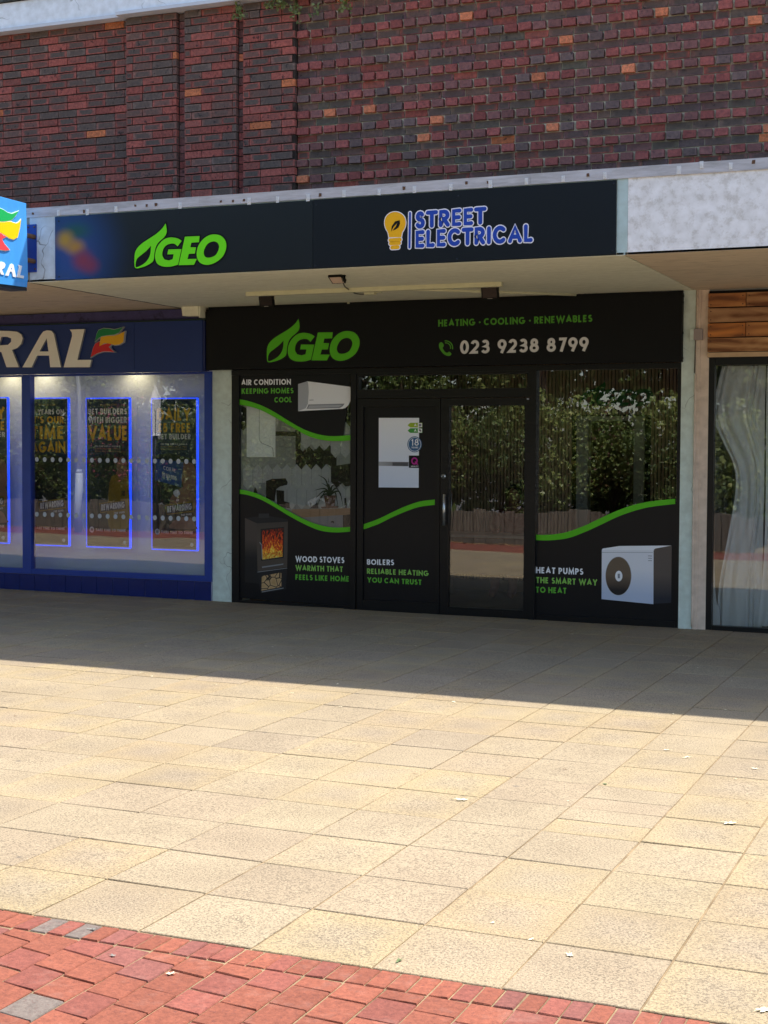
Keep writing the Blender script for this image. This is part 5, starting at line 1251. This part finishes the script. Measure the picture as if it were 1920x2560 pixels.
# net curtains
mc = bpy.data.materials.new('white_net'); mc.use_nodes = True; t = mc.node_tree; t.nodes.clear()
o_ = t.nodes.new('ShaderNodeOutputMaterial'); df = t.nodes.new('ShaderNodeBsdfDiffuse'); df.inputs[0].default_value = (.92, .93, .94, 1); tl = t.nodes.new('ShaderNodeBsdfTranslucent'); tl.inputs[0].default_value = (.7, .72, .74, 1)
tr_ = t.nodes.new('ShaderNodeBsdfTransparent'); m1 = t.nodes.new('ShaderNodeMixShader'); m2 = t.nodes.new('ShaderNodeMixShader'); m1.inputs[0].default_value = .15; m2.inputs[0].default_value = .10
t.links.new(df.outputs[0], m1.inputs[1]); t.links.new(tl.outputs[0], m1.inputs[2]); t.links.new(m1.outputs[0], m2.inputs[1]); t.links.new(tr_.outputs[0], m2.inputs[2]); t.links.new(m2.outputs[0], o_.inputs[0])
def curtain(edge, xr, label, y=.15, fold=.075, amp=.022):
    """edge: (detail x, detail y) of the hanging left edge; xr = right end in metres"""
    R = Reg(1060, 900, .5184, y); E = R(smooth_open(edge, 6)); mb = MB(); nx = 90; rowsv = []
    for i, (xe, z) in enumerate(E):
        row = []
        for j in range(nx+1):
            s = j/nx; x = xe+(xr-xe)*s; ph = (x-xe)/fold*2*math.pi*(.85+.15*math.sin(s*9))
            row.append((x, y+amp*math.sin(ph+.4*math.sin(z*2))*(.6+.4*math.sin(s*17+1))+.01*math.sin(z*5+s*20), z))
        rowsv.append(row)
    for i in range(len(E)-1):
        for j in range(nx):
            mb.face([rowsv[i][j], rowsv[i][j+1], rowsv[i+1][j+1], rowsv[i+1][j]], smooth=False)
    o = mb.build('net_curtain', mc); 
    bm = bmesh.new(); bm.from_mesh(o.data); bmesh.ops.remove_doubles(bm, verts=bm.verts, dist=1e-5); bm.to_mesh(o.data); bm.free()
    for p in o.data.polygons: p.use_smooth = True
    tag(o, label, 'curtain', group='net curtains in the right-hand window'); return o
curtain([(1438, 30), (1412, 150), (1393, 268), (1440, 390), (1490, 500), (1503, 600), (1486, 740), (1450, 930), (1420, 1100), (1412, 1282)], onY(1060+1640*.5184, 1200, .15).x, 'white net curtain with its left edge swept inward, left side of the plank-topped window')
curtain([(1655, 30), (1650, 400), (1645, 800), (1628, 1100), (1605, 1282)], 3.2, 'white net curtain gathered at the right edge of the photo', y=.11, fold=.09, amp=.03)
mb = MB(); R = Reg(1060, 900, .5184, .10)
mb.prism([smooth_loop(R([(1391, 850), (1400, 1000), (1408, 1150), (1424, 1210), (1420, 1280), (1392, 1278), (1388, 1000)]), 3)], .10, .004)
o = mb.build('net_curtain', mc); tag(o, 'short loose end of net curtain at the lower left corner of the plank-topped window', 'curtain', group='net curtains in the right-hand window')
mb = MB(); mb.box(.05, 6.7, 1.2, 1.25, .01, 3.05); rw = mb.build('room_divider', mat('grey_partition', '56595a', .8)); tag(rw, 'plain grey partition behind the net curtains of the plank-topped shop', 'partition')

# ================================================================== FITTINGS UNDER THE CANOPY
m_flood = mat('black_cast_aluminium', '0e0e0e', .6, .2, var=.4, vscale=25); m_fg = mat('floodlight_glass', '171513', .2, .4, var=.4, vscale=40); m_cream2 = mat('cream_painted_metal', 'dcd9b4', .55, var=.12, vscale=15)
m_ylamp = mat('pinkish_floodlight_glass', 'cdb3a0', .3)
def floodlight(u, v, y, wd, hh, tilt, label, glassm=m_fg):
    q = onY(u, v, y); root = empty('floodlight', (q.x, q.y, CZ0)); tag(root, label, 'floodlight', group='small floodlights under the canopy')
    M = Matrix.Translation((q.x, q.y, q.z)) @ Matrix.Rotation(rad(tilt), 4, 'X')
    def bx(mb, x0, x1, y0, y1, z0, z1):
        n = len(mb.v); mb.box(x0, x1, y0, y1, z0, z1)
        for i in range(n, len(mb.v)): mb.v[i] = tuple(M @ Vector(mb.v[i]))
    h = wd/2; k = hh/2
    mb = MB(); bx(mb, -h, h, 0, .035, -k, k); bevel(mb.build('housing', m_flood, root), .004)
    mb = MB()
    for i in range(7): bx(mb, -h*.8+i*h*.26, -h*.8+i*h*.26+.004, .036, .055, -k*.8, k*.8)
    mb.build('cooling_fins', m_flood, root)
    mb = MB(); bx(mb, -h*.84, h*.84, -.003, -.0005, -k*.80, k*.80); mb.build('glass', glassm, root)
    mb = MB(); bx(mb, -h*.3, h*.3, -.006, -.0035, -k*.95, -k*.88); mb.build('led_strip', mat('grey_led_chip', '9a958c', .4), root)
    c = M @ Vector((0, .02, 0)); mb = MB(); z0 = CZ0-.004
    for s_ in (-1, 1): mb.tube([(q.x+s_*(h+.008), c.y, c.z), (q.x+s_*(h+.008), c.y+.0, z0-.006)], .006, 6)
    mb.box(q.x-h-.014, q.x+h+.014, c.y-.012, c.y+.012, z0-.006, z0-.0005)
    mb.build('bracket', mat('cream_bracket', 'b9b598', .6) if glassm is m_fg else m_flood, root)
    return root
y1 = onZ(665, 732, CZ0).y; y2 = onZ(1224, 712, CZ0).y; y3 = onZ(842, 687, CZ0).y
floodlight(665, 750, y1, .155, .135, 10, 'black floodlight with cream bracket at the left end of the trunking', m_fg)
floodlight(1224, 731, y2, .165, .125, 12, 'black floodlight at the right end of the trunking, above the phone number', m_fg)
floodlight(842, 700, y3, .13, .11, 62, 'small floodlight facing down, nearest the canopy edge', m_ylamp)
qa, qb = onZ(624, 731, CZ0), onZ(1251, 702.5, CZ0); yt = (qa.y+qb.y)/2
mb = MB(); mb.box(qa.x, qb.x, yt-.028, yt+.028, CZ0-.045, CZ0-.004); tk = mb.build('cable_trunking', m_cream2); bevel(tk, .004); tag(tk, 'long cream cable trunking screwed under the green-painted soffit', 'trunking')
def cable(name, pts, r, m, label):
    mb = MB(); P = [Vector(p) for p in pts]; out = []
    PP = [P[0]]+P+[P[-1]]
    for i in range(1, len(PP)-2):
        for k in range(5):
            t_ = k/5; p0, p1, p2, p3 = PP[i-1:i+3]; out.append(0.5*((2*p1)+(p2-p0)*t_+(2*p0-5*p1+4*p2-p3)*t_*t_+(3*p1-p0-3*p2+p3)*t_**3))
    out.append(P[-1]); mb.tube(out, r, 6); o = mb.build(name, m); tag(o, label, 'cable'); return o
zc = CZ0-.012
cable('cable', [onZ(u, v, zc) for u, v in ((705, 731), (735, 733), (765, 735), (800, 731), (850, 730), (900, 727), (925, 727))], .005, m_cream2, 'thin cream cable sagging along the left half of the trunking')
cable('cable', [onZ(u, v, zc) for u, v in ((945, 727), (985, 722), (1030, 720), (1080, 718), (1120, 716), (1150, 713), (1180, 716), (1196, 720), (1204, 716))], .005, m_cream2, 'thin cream cable looping along the right half of the trunking')
cable('cable', [onZ(855, 697, zc-.05), onZ(862, 716, zc-.03), onZ(876, 726, zc), onZ(890, 734, zc), onZ(915, 735, zc), onZ(926, 726, zc), onZ(936, 729, zc)], .006, mat('grey_flex', '5d5546', .6), 'dark grey flex from the nearest floodlight to the junction box')
ca, cb = onZ(1000, 722, zc), onZ(1440, 737, zc); 
mb = MB(); mb.tube([ca, (ca+cb)/2, cb], .014, 10); o = mb.build('conduit', m_cream2); tag(o, 'round cream conduit running obliquely from the junction box to the black sign board', 'conduit')
q = onZ(928, 728, CZ0-.03); jb = empty('junction_box', (q.x, q.y, CZ0)); tag(jb, 'cream junction box in the middle of the ceiling trunking', 'junction box')
mb = MB(); mb.box(q.x-.055, q.x+.05, q.y-.045, q.y+.02, CZ0-.065, CZ0-.005); bevel(mb.build('box', m_cream2, jb), .006)
mb = MB(); mb.box(q.x+.06, q.x+.11, q.y-.03, q.y+.01, CZ0-.05, CZ0-.01); bevel(mb.build('connector', m_cream2, jb), .004)
q = onY(1742, 836, -.05); jb = empty('junction_box', (q.x, -.05, q.z-.06)); tag(jb, 'grey junction box half painted mint on the right-hand column', 'junction box')
mb = MB(); mb.box(q.x-.025, q.x+.058, -.075, -.035, q.z-.055, q.z+.052); bevel(mb.build('box', mat('grey_pink_plastic', '9c8f8b', .5), jb), .005)
mb = MB(); mb.box(q.x-.060, q.x-.0255, -.070, -.031, q.z-.052, q.z+.050); bevel(mb.build('box_side', m_colm, jb), .005)
xc = q.x-.008
cable('cable', [(xc-.005, -.045, q.z-.055), (xc-.008, -.045, q.z-.2), (xc-.012, -.045, q.z-.37)], .005, mat('grey_flex', '5d5546', .6), 'short grey cable below the junction box on the right-hand column')
cable('cable', [(xc+.01, -.046, q.z+.05), (xc+.012, -.046, q.z+.3), (xc+.012, -.046, 3.24)], .007, m_colp, 'pinkish cable running up the column from the junction box to the soffit')
cable('cable', [(xc, -.046, q.z-.38), (xc-.002, -.046, 1.6), (xc-.003, -.046, .8), (xc-.003, -.046, .02)], .009, m_colp, 'long pinkish cable running down the right-hand column to the ground')
q0, q1 = onY(459, 765, -.03), onY(520, 792, -.03)
mb = MB(); mb.box(-5.66, -5.46, -.20, -.01, 3.15, CZ0-.004, jit=.006); mb.box(-5.455, -5.435, -.19, -.01, 3.13, CZ0-.004, jit=.004); part(mb, 'soffit_bearing_block', m_soff_g, .006)
q = onZ(862, 759, CZ0-.01); mb = MB(); mb.box(q.x-.09, q.x+.09, q.y-.05, q.y-.02, CZ0-.02, CZ0-.004, rot=-.25); o = mb.build('cut_bracket', m_cream2); tag(o, 'short cream bracket end sticking out of the soffit above the black sign board', 'bracket')

# ================================================================== OPPOSITE SIDE OF THE PRECINCT (seen reflected in the panes)
def leaf_mat(name, c1, c2, tr=.25):
    m = bpy.data.materials.new(name); m.use_nodes = True; t = m.node_tree; t.nodes.clear()
    o = t.nodes.new('ShaderNodeOutputMaterial'); d = t.nodes.new('ShaderNodeBsdfPrincipled'); d.inputs['Roughness'].default_value = .45
    tl = t.nodes.new('ShaderNodeBsdfTranslucent'); mx = t.nodes.new('ShaderNodeMixShader'); mx.inputs[0].default_value = tr
    g_ = t.nodes.new('ShaderNodeNewGeometry'); r = t.nodes.new('ShaderNodeValToRGB'); r.color_ramp.elements[0].color = c1+(1,); r.color_ramp.elements[1].color = c2+(1,)
    t.links.new(g_.outputs['Random Per Island'], r.inputs[0]); t.links.new(r.outputs[0], d.inputs['Base Color']); t.links.new(r.outputs[0], tl.inputs[0])
    t.links.new(d.outputs[0], mx.inputs[1]); t.links.new(tl.outputs[0], mx.inputs[2]); t.links.new(mx.outputs[0], o.inputs[0]); return m
m_leafA = leaf_mat('shrub_leaves', (.07, .115, .025), (.25, .30, .08)); m_leafB = leaf_mat('dark_leaves', (.04, .08, .02), (.14, .20, .05)); m_leafP = leaf_mat('purple_leaves', (.08, .03, .025), (.16, .10, .05))
m_leafY = leaf_mat('light_green_maple_leaves', (.14, .19, .04), (.36, .38, .12)); m_pink = leaf_mat('pink_blossom', (.45, .08, .12), (.6, .18, .22))  # maple leaves in a paler yellow-green, varied leaf by leaf
m_bark = mat('grey_brown_bark', (.10, .075, .055), .9, .1, var=.5, vscale=14, bump=.8, bscale=30)
def foliage(name, blobs, n, size, mats, parent=None, rnd=None):
    """many small folded leaves spread through lumpy volumes"""
    R_ = rnd or random; mb = MB(); tot = sum(b[3]*b[4]*b[5] for b in blobs)
    for (cx, cy, cz, rx, ry, rz) in blobs:
        k = int(n*rx*ry*rz/tot)
        for _ in range(k):
            while True:
                a = Vector((R_.uniform(-1, 1), R_.uniform(-1, 1), R_.uniform(-1, 1)))
                if .25 < a.length < 1: break
            a *= (1+.18*math.sin(a.x*7+cx)+.15*math.sin(a.z*9+cy)); p = Vector((cx+a.x*rx, cy+a.y*ry, cz+a.z*rz))
            d = Vector((R_.gauss(0, 1), R_.gauss(0, 1), R_.gauss(-.35, .7))).normalized(); s_ = size*R_.uniform(.6, 1.3)
            e1 = d.cross(Vector((R_.gauss(0, 1), R_.gauss(0, 1), R_.gauss(0, 1)))).normalized()*s_*.42; up = d.cross(e1).normalized()*s_*.12
            mi = 0 if len(mats) == 1 or R_.random() > .2 else 1
            q = [p, p+d*s_*.45+e1+up, p+d*s_, p+d*s_*.45-e1+up]
            mb.face(q, mi)
    return mb.build(name, mats, parent)
PLY = -11.75
plt = empty('timber_planter', (-10, PLY, 0)); tag(plt, 'low weathered timber-board planter across the precinct, mirrored in the shop door', 'planter')
m_slp = mat('weathered_sleeper', (.20, .17, .135), .9, .2, var=.6, vscale=5, stretch=(6, 6, .7), bump=.6)
x = -21.0
while x < -1.5:
    wd = random.uniform(.17, .24); mb = MB(); mb.box(x, x+wd-.012, PLY-.07, PLY+random.uniform(-.01, .01), -.05, .66+random.uniform(-.04, .04), jit=.004); mb.build('upright_board', m_slp, plt); x += wd
mb = MB(); mb.box(-21, -1.5, PLY-2.6, PLY-.08, 0, .52); mb.build('planter_soil', mat('bark_mulch', (.08, .055, .04), .95, .1, var=.6, vscale=30), plt)
lit = MB(); rr = random.Random(4)
for _ in range(1500):
    x, y = rr.uniform(-21, -1.5), PLY+.02+abs(rr.gauss(0, .16)); a = rr.uniform(0, 6.3); s_ = rr.uniform(.02, .05)
    lit.face([(x+s_*math.cos(a+k*1.57)*(1 if k % 2 else .5), y+s_*math.sin(a+k*1.57)*(1 if k % 2 else .5), gz(x)+.006+rr.uniform(0, .02)) for k in range(4)])
tag(lit.build('leaf_litter', mat('dry_leaf_litter', 'b08a5c', .9, var=.5, vscale=9)), kind='stuff', label='dry leaf litter blown against the timber planter', cat='leaf litter')
rr = random.Random(11)
def shrub(kind, seed, h, wd, m, size, n):
    R_ = random.Random(seed); bl = []
    for _ in range(9): bl.append((R_.uniform(-wd*.55, wd*.55), R_.uniform(-.45, .45), R_.uniform(.35, h*.92), R_.uniform(.3, .62)*wd, R_.uniform(.3, .55), R_.uniform(.25, .5)))
    r_ = empty(kind, (0, 0, 0)); foliage('foliage', bl, n, size, m, r_, R_)
    mb = MB()
    for b in bl: mb.tube([(0, 0, 0), (b[0]*.3, b[1]*.3, b[2]*.5), (b[0], b[1], b[2])], .022, 5, r2=.006)
    mb.build('stem', m_bark, r_); return r_
def copy_tree(o, loc, rz, sc_):
    c = o.copy(); sc.collection.objects.link(c); c.location = loc; c.rotation_euler = (0, 0, rz); c.scale = (sc_,)*3
    for ch in o.children:
        d = ch.copy(); sc.collection.objects.link(d); d.parent = c
    return c
SH = [shrub('shrub', 1, 2.1, 1.2, [m_leafA, m_leafY], .075, 6500), shrub('shrub', 2, 1.7, 1.1, [m_leafB, m_leafA], .06, 6500), shrub('shrub', 3, 1.9, 1.0, [m_leafA, m_leafP], .065, 6000), shrub('shrub', 5, 1.8, .9, [m_leafB, m_pink], .06, 6000)]
names_ = ['loose light green', 'dense dark green', 'mixed green and purple', 'dark green pink-flowering']
spots = [(-20.0, 1), (-18.4, 0), (-17.0, 2), (-15.6, 0), (-14.3, 3), (-13.0, 1), (-11.9, 0), (-10.8, 2), (-9.6, 1), (-8.5, 0), (-7.4, 2), (-6.3, 1), (-5.2, 0), (-4.1, 2), (-3.2, 1), (-2.3, 0)]
first = set()
for i, (x, k) in enumerate(spots):
    loc = (x, PLY-.75-rr.uniform(0, .5), .5); s_ = rr.uniform(.95, 1.25); a = rr.uniform(-.4, .4)
    if k not in first: o = SH[k]; o.location = loc; o.rotation_euler = (0, 0, a); o.scale = (s_,)*3; first.add(k)
    else: o = copy_tree(SH[k], loc, a, s_)
    tag(o, '%s shrub in the reflected planter, %s from its left end' % (names_[k], ('first', 'second', 'third', 'fourth', 'fifth', 'sixth', 'seventh', 'eighth', 'ninth', 'tenth', 'eleventh', 'twelfth', 'thirteenth', 'fourteenth', 'fifteenth', 'sixteenth')[i]), 'shrub', 'shrubs in the timber planter')
def tree(x, y, h, cr, seed, m, n, label, size=.11):
    R_ = random.Random(seed); r_ = empty('tree', (x, y, 0)); tag(r_, label, 'tree', 'trees behind the planter')
    mb = MB(); mb.tube([(x, y, 0), (x+.1, y, h*.3), (x-.05, y+.1, h*.62)], .16, 9, r2=.09); bl = []
    for i in range(12):
        a = R_.uniform(0, 6.28); rr_ = R_.uniform(.2, 1)*cr; z = h*R_.uniform(.34, .97); c = (x+rr_*math.cos(a), y+rr_*math.sin(a)*.8, z); bl.append(c+(R_.uniform(.5, 1.0)*cr*.55, R_.uniform(.5, 1)*cr*.5, R_.uniform(.35, .7)*cr*.45))
        mb.tube([(x, y, h*.3+R_.uniform(0, h*.2)), ((x+c[0])/2, (y+c[1])/2, z*.85), c], .05, 6, r2=.012)
    mb.build('trunk', m_bark, r_); foliage('crown', bl, n, size, m, r_, R_); return r_
for i, (x, y, h, cr, m) in enumerate(((-19.5, -14.2, 7.5, 2.4, [m_leafB, m_leafA]), (-16.2, -15.0, 8.5, 2.6, [m_leafY, m_leafA]), (-12.6, -14.4, 8.0, 2.4, [m_leafB, m_leafY]), (-9.4, -14.9, 8.8, 2.7, [m_leafA, m_leafB]), (-6.1, -14.5, 7.8, 2.2, [m_leafY, m_leafB]), (-3.6, -16.2, 8.6, 2.2, [m_leafB, m_leafA]), (-14.5, -18.5, 11, 3.4, [m_leafB]), (-8.0, -18.8, 11, 3.4, [m_leafB]), (-20.5, -18.5, 11, 3.4, [m_leafB]), (-2.6, -20, 11, 3.0, [m_leafB]), (-1.6, -17.6, 8, 2.0, [m_leafY, m_leafB]), (1.2, -19.5, 9, 2.6, [m_leafB, m_leafA]), (4.5, -20.5, 10, 3.0, [m_leafA]))):
    tree(x, y, h, cr, 20+i, m, 11000, 'reflected tree, %s' % ('dark and nearest the left end', 'light green, second from the left', 'dark with light tips, third from the left', 'mid green and widest, fourth from the left', 'light green, second from the right', 'dark, set back at the right end', 'tall dark, back row between second and third', 'tall dark, back row right of the middle', 'tall dark, back row far left', 'tall dark, back row far right', 'small and light, rightmost in front', 'dark, straight behind the viewpoint', 'mid green, farthest right')[i], .12)
hg = empty('backdrop_hedge', (-13, -17.2, 0)); tag(hg, 'added tall dark hedge, a backdrop shutting sky gaps out of the reflections', 'hedge')  # added backdrop, blocks bright sky gaps between the trees in the glass
R_ = random.Random(77); bl = [(-27+i*.95+R_.uniform(-.3, .3), -17.0+R_.uniform(-.4, .4), R_.uniform(.8, 5.6), 1.0, .8, 1.2) for i in range(29)]+[(-27+i*.95, -17.3, 1.2, .9, .7, 1.3) for i in range(29)]+[(-27+i*.95, -17.3, 3.4, .9, .7, 1.3) for i in range(29)]+[(-27+i*.95, -17.4, 5.4, .9, .7, 1.1) for i in range(29)]+[(-27+i*.95+R_.uniform(-.3, .3), -17.5, 6.9+R_.uniform(-.4, .4), .9, .7, 1.1) for i in range(29)]
foliage('foliage', bl, 60000, .20, [m_leafB, m_leafA], hg, R_)
q = onY(386, 1000, 10.9); ax = q.x
ab = empty('pointed_board', (ax, -10.9, 0)); tag(ab, 'white pointed board on a thin post, mirrored in the betting shop window above a poster', 'sign')
mb = MB(); zt = 2.98
mb.prism([[(ax-.14, zt-.34), (ax+.13, zt-.30), (ax+.13, zt-.95), (ax-.06, zt-.95), (ax-.06, zt-.55), (ax-.14, zt-.34)][:5]+[(ax-.14, zt-.34)][:0], [][:0]][:1], -10.9, -.03) if False else mb.prism([[(ax-.14, zt-.33), (ax, zt), (ax+.13, zt-.24), (ax+.13, zt-.95), (ax-.05, zt-.95), (ax-.05, zt-.36)]], -10.93, .03)
mb.build('board', mat('white_board_paint', 'f2f2f2', .5), ab)
mb = MB(); mb.tube([(ax, -10.95, gz(ax)), (ax, -10.95, zt-.5)], .022, 10); mb.build('post', mat('dark_post', '2c2e30', .5), ab)
# lamp post mirrored in the betting shop window
q = onY(193, 1150, 10.6); lx = q.x
lp_ = empty('lamp_post', (lx, -10.6, 0)); tag(lp_, 'pale grey street lamp post mirrored in the blue-framed window', 'lamp post')
m_post = mat('pale_grey_post_paint', 'b9c2bd', .5, var=.1)
mb = MB(); mb.tube([(lx, -10.6, gz(lx)), (lx, -10.6, 1.25)], .078, 16); mb.tube([(lx, -10.6, 1.25), (lx, -10.6, 1.32)], .078, 16, r2=.05); mb.build('base_section', m_post, lp_)
mb = MB(); mb.tube([(lx, -10.6, 1.3), (lx, -10.6, 5.6)], .048, 14, r2=.038); mb.build('pole', m_post, lp_)
mb = MB(); mb.tube([(lx, -10.6, 5.6), (lx, -10.3, 5.85), (lx, -9.8, 5.9)], .03, 10); mb.build('arm', m_post, lp_)
mb = MB(); mb.box(lx-.12, lx+.12, -9.85, -9.3, 5.84, 5.93); bevel(mb.build('lantern', m_post, lp_), .02)

# ================================================================== WEEDS ON THE PARAPET
m_weed = leaf_mat('weed_leaves', (.10, .13, .03), (.30, .33, .10), .3)
def weed(u, v, dw, dh, n, label, seed):
    q = onY(u, v, WY-.12); R_ = random.Random(seed); mb = MB(); st = MB()
    r_ = empty('weed', (q.x, q.y, q.z)); tag(r_, label, 'weed', 'weeds rooted along the top of the brickwork')
    for i in range(n):
        a = R_.uniform(-1, 1); ln = dh*R_.uniform(.5, 1); base = Vector((q.x+R_.uniform(-.3, .3)*dw, q.y, q.z)); dirn = Vector((a*dw, -R_.uniform(.03, .12), R_.choice((-1, -1, .8))*ln))
        tip = base+dirn; mid = base+dirn*.5+Vector((0, -.03, .03)); st.tube([base, mid, tip], .0022, 4, r2=.001)
        for k in range(9):
            t_ = R_.uniform(.2, 1); c = base.lerp(tip, t_)+Vector((R_.gauss(0, .012), R_.gauss(0, .012), R_.gauss(0, .012))); d = Vector((R_.gauss(0, 1), R_.gauss(0, .6), R_.gauss(-.3, .8))).normalized()*R_.uniform(.02, .045); e = d.cross(Vector((R_.gauss(0, 1), R_.gauss(0, 1), R_.gauss(0, 1)))).normalized()*R_.uniform(.008, .016)
            mb.face([c, c+d*.5+e, c+d, c+d*.5-e])
    mb.build('leaves', m_weed, r_); st.build('stems', m_weed, r_)
weed(598, 12, .11, .17, 9, 'leafy weed hanging over the pier groove, leftmost of the parapet weeds', 1)
weed(700, 2, .15, .09, 10, 'bushy weed on the trim above the last brick pier', 2)
weed(740, 8, .09, .20, 9, 'trailing weed hanging down at the corner of the last brick pier', 3)
weed(865, 14, .06, .09, 6, 'small weed sprouting from the textured wall, rightmost of the weeds', 4)
weed(800, 30, .03, .05, 3, 'tiny seedling between the projecting bricks just right of the piers', 5)

# ================================================================== FALLEN LEAVES AND LITTER
def leaf_mesh(name, seed, lobes=5, thick=.0):
    R_ = random.Random(seed); mb = MB(); n = lobes*4; rim = []
    for i in range(n):
        a = 2*math.pi*i/n; ph = (i % 4); r_ = (1.0, .72, .48, .74)[ph]*(1-.35*abs(math.sin(a/2+1.57)) if lobes > 3 else 1)*R_.uniform(.85, 1.12)
        rim.append((r_*math.cos(a), r_*math.sin(a)*(.75 if lobes > 3 else .4), .04+.16*R_.random()*r_))
    for i in range(n): mb.face([(0, 0, .06), rim[i], rim[(i+1) % n]], smooth=False)
    mb.tube([(0, 0, .1), (-.9, .1, .12), (-1.3, .25, .04)], .03, 4)
    me_o = mb.build(name, [m_dry]); me = me_o.data; bpy.data.objects.remove(me_o); return me
m_dry = mat('pale_dry_leaf', 'f2ead0', .8, col2='d6c79c', vscale=9); m_drb = mat('brown_dry_leaf', '8a5a34', .8, col2='5b3a22', vscale=9)
m_drg = mat('greyish_leaf', '8d8c84', .8, var=.3, vscale=9); m_grn = mat('green_fallen_leaf', '5f7040', .7, var=.3, vscale=9)
LM = [leaf_mesh('leaf_blade', s, l) for s, l in ((1, 5), (2, 5), (3, 3), (4, 3), (5, 5))]
LMb = []
for me in LM:
    row_ = [me]
    for m in (m_drb, m_drg, m_grn): c = me.copy(); c.materials[0] = m; row_.append(c)
    LMb.append(row_)
def drop(u, v, s_, k, c, label=None, group=None, i=0):
    q = onG(u, v); o = bpy.data.objects.new('fallen_leaf', LMb[k][c]); sc.collection.objects.link(o)
    o.location = (q.x, q.y, gz(q.x)+.0025); o.rotation_euler = (0, 0, random.uniform(0, 6.28)); o.scale = (s_, s_, s_)
    tag(o, label, 'leaf', group); return o
big = [(1157, 2001, .045, 0, 0, 'large pale curled leaf lying alone near the middle of the sunlit slabs'), (1826, 2060, .048, 4, 0, 'large pale ragged leaf on the sunlit slabs near the right edge'),
       (1665, 1876, .028, 0, 0, 'pale leaf on the slabs, upper of two lying close together at right'), (1716, 1895, .032, 2, 0, 'long thin pale leaf, lower of two lying close together at right'), (1888, 1923, .026, 1, 0, 'pale leaf beside the right edge, above the large ragged leaf'),
       (1424, 2390, .026, 1, 0, 'pale curled leaf on the slabs just above the red bricks at right'), (1912, 2527, .04, 0, 0, 'pale leaf cut by the right edge at the bottom corner'), (997, 2404, .024, 3, 3, 'curled olive leaf on the slab edge beside the red paving'),
       (1134, 1756, .026, 4, 0, 'pale star-shaped leaf just below the shadow line in the middle'), (730, 1734, .020, 2, 0, 'pale leaf near the shadow line, left of centre'), (844, 1711, .024, 2, 0, 'thin pale leaf touching the shadow edge left of centre'), (538, 1712, .022, 2, 0, 'long pale sliver of leaf left of centre below the shadow'),
       (851, 1768, .022, 2, 0, 'thin pale leaf on the slab joint left of centre'), (348, 1769, .018, 2, 0, 'small pale leaf in the left part of the sunlit slabs'), (380, 1692, .022, 1, 0, 'pale leaf near two others below the shadow at left'), (353, 1682, .018, 0, 0, 'small pale leaf nearest the shadow line at left'),
       (1512, 1961, .022, 4, 3, 'olive twiggy leaf on the slab joint right of centre'), (1411, 1924, .014, 3, 1, 'small dark brown leaf on the slab right of centre'), (1038, 1935, .014, 3, 1, 'small dark brown bud on the slab joint in the middle'), (38, 1791, .014, 1, 1, 'small brown leaf near the left edge of the sunlit slabs'),
       (1703, 1594, .032, 4, 3, 'green leaf in the shade beside the right-hand column'), (1786, 1617, .026, 2, 1, 'dark brown leaf in the shade in front of the curtained window'), (1431, 1586, .018, 1, 0, 'pale leaf in the shade near the door side of the black shop'), (1144, 1606, .024, 4, 2, 'pale grey leaf in the shade in front of the entrance door'),
       (409, 1654, .016, 1, 1, 'reddish brown leaf just inside the shadow at left'), (380, 1657, .016, 2, 1, 'flat brown leaf beside the reddish one inside the shadow at left'), (1023, 1700, .018, 1, 2, 'pinkish grey leaf inside the shadow, middle'), (1683, 1786, .018, 2, 0, 'pale leaf on the slab joint where the shadow edge crosses at right'),
       (186, 1479, .022, 1, 1, 'brown leaf lying against the blue tiled plinth'), (160, 1478, .014, 2, 1, 'thin brown leaf beside another against the blue tiles'), (283, 2391, .018, 1, 2, 'white and brown scrap on the red bricks, left'), (1328, 2350, .018, 2, 0, 'pale scrap lying on the slab corner at lower right'),
       (229, 2325, .022, 3, 2, 'white pebble-like scrap on the first row of red bricks'), (425, 2436, .022, 1, 0, 'white crumpled scrap on the red bricks, left of centre'), (1232, 2308, .014, 4, 0, 'small pale curled leaf on a yellow slab, lower right')]
for i, (u, v, s_, k, c, lb) in enumerate(big): drop(u, v, s_, k, c, lb, 'fallen leaves on the paving')
rr = random.Random(9); random.seed(33)
for i in range(70):
    u = rr.uniform(5, 1915); base = 1525+u*.045; sh = 1641+u*.0786
    if i < 46: drop(u, rr.uniform(base, sh-6), rr.uniform(.010, .018), rr.randint(0, 4), rr.choice((0, 0, 2, 2, 1)), 'small pale leaf fragment scattered on the shaded slabs in front of the shops', 'tiny leaf fragments in the shade')
    else: drop(u, sh+8+abs(rr.gauss(0, 150)), rr.uniform(.007, .012), rr.randint(0, 4), rr.choice((0, 0, 0, 1)), 'small pale leaf fragment scattered on the sunlit slabs', 'tiny leaf fragments in the sun')
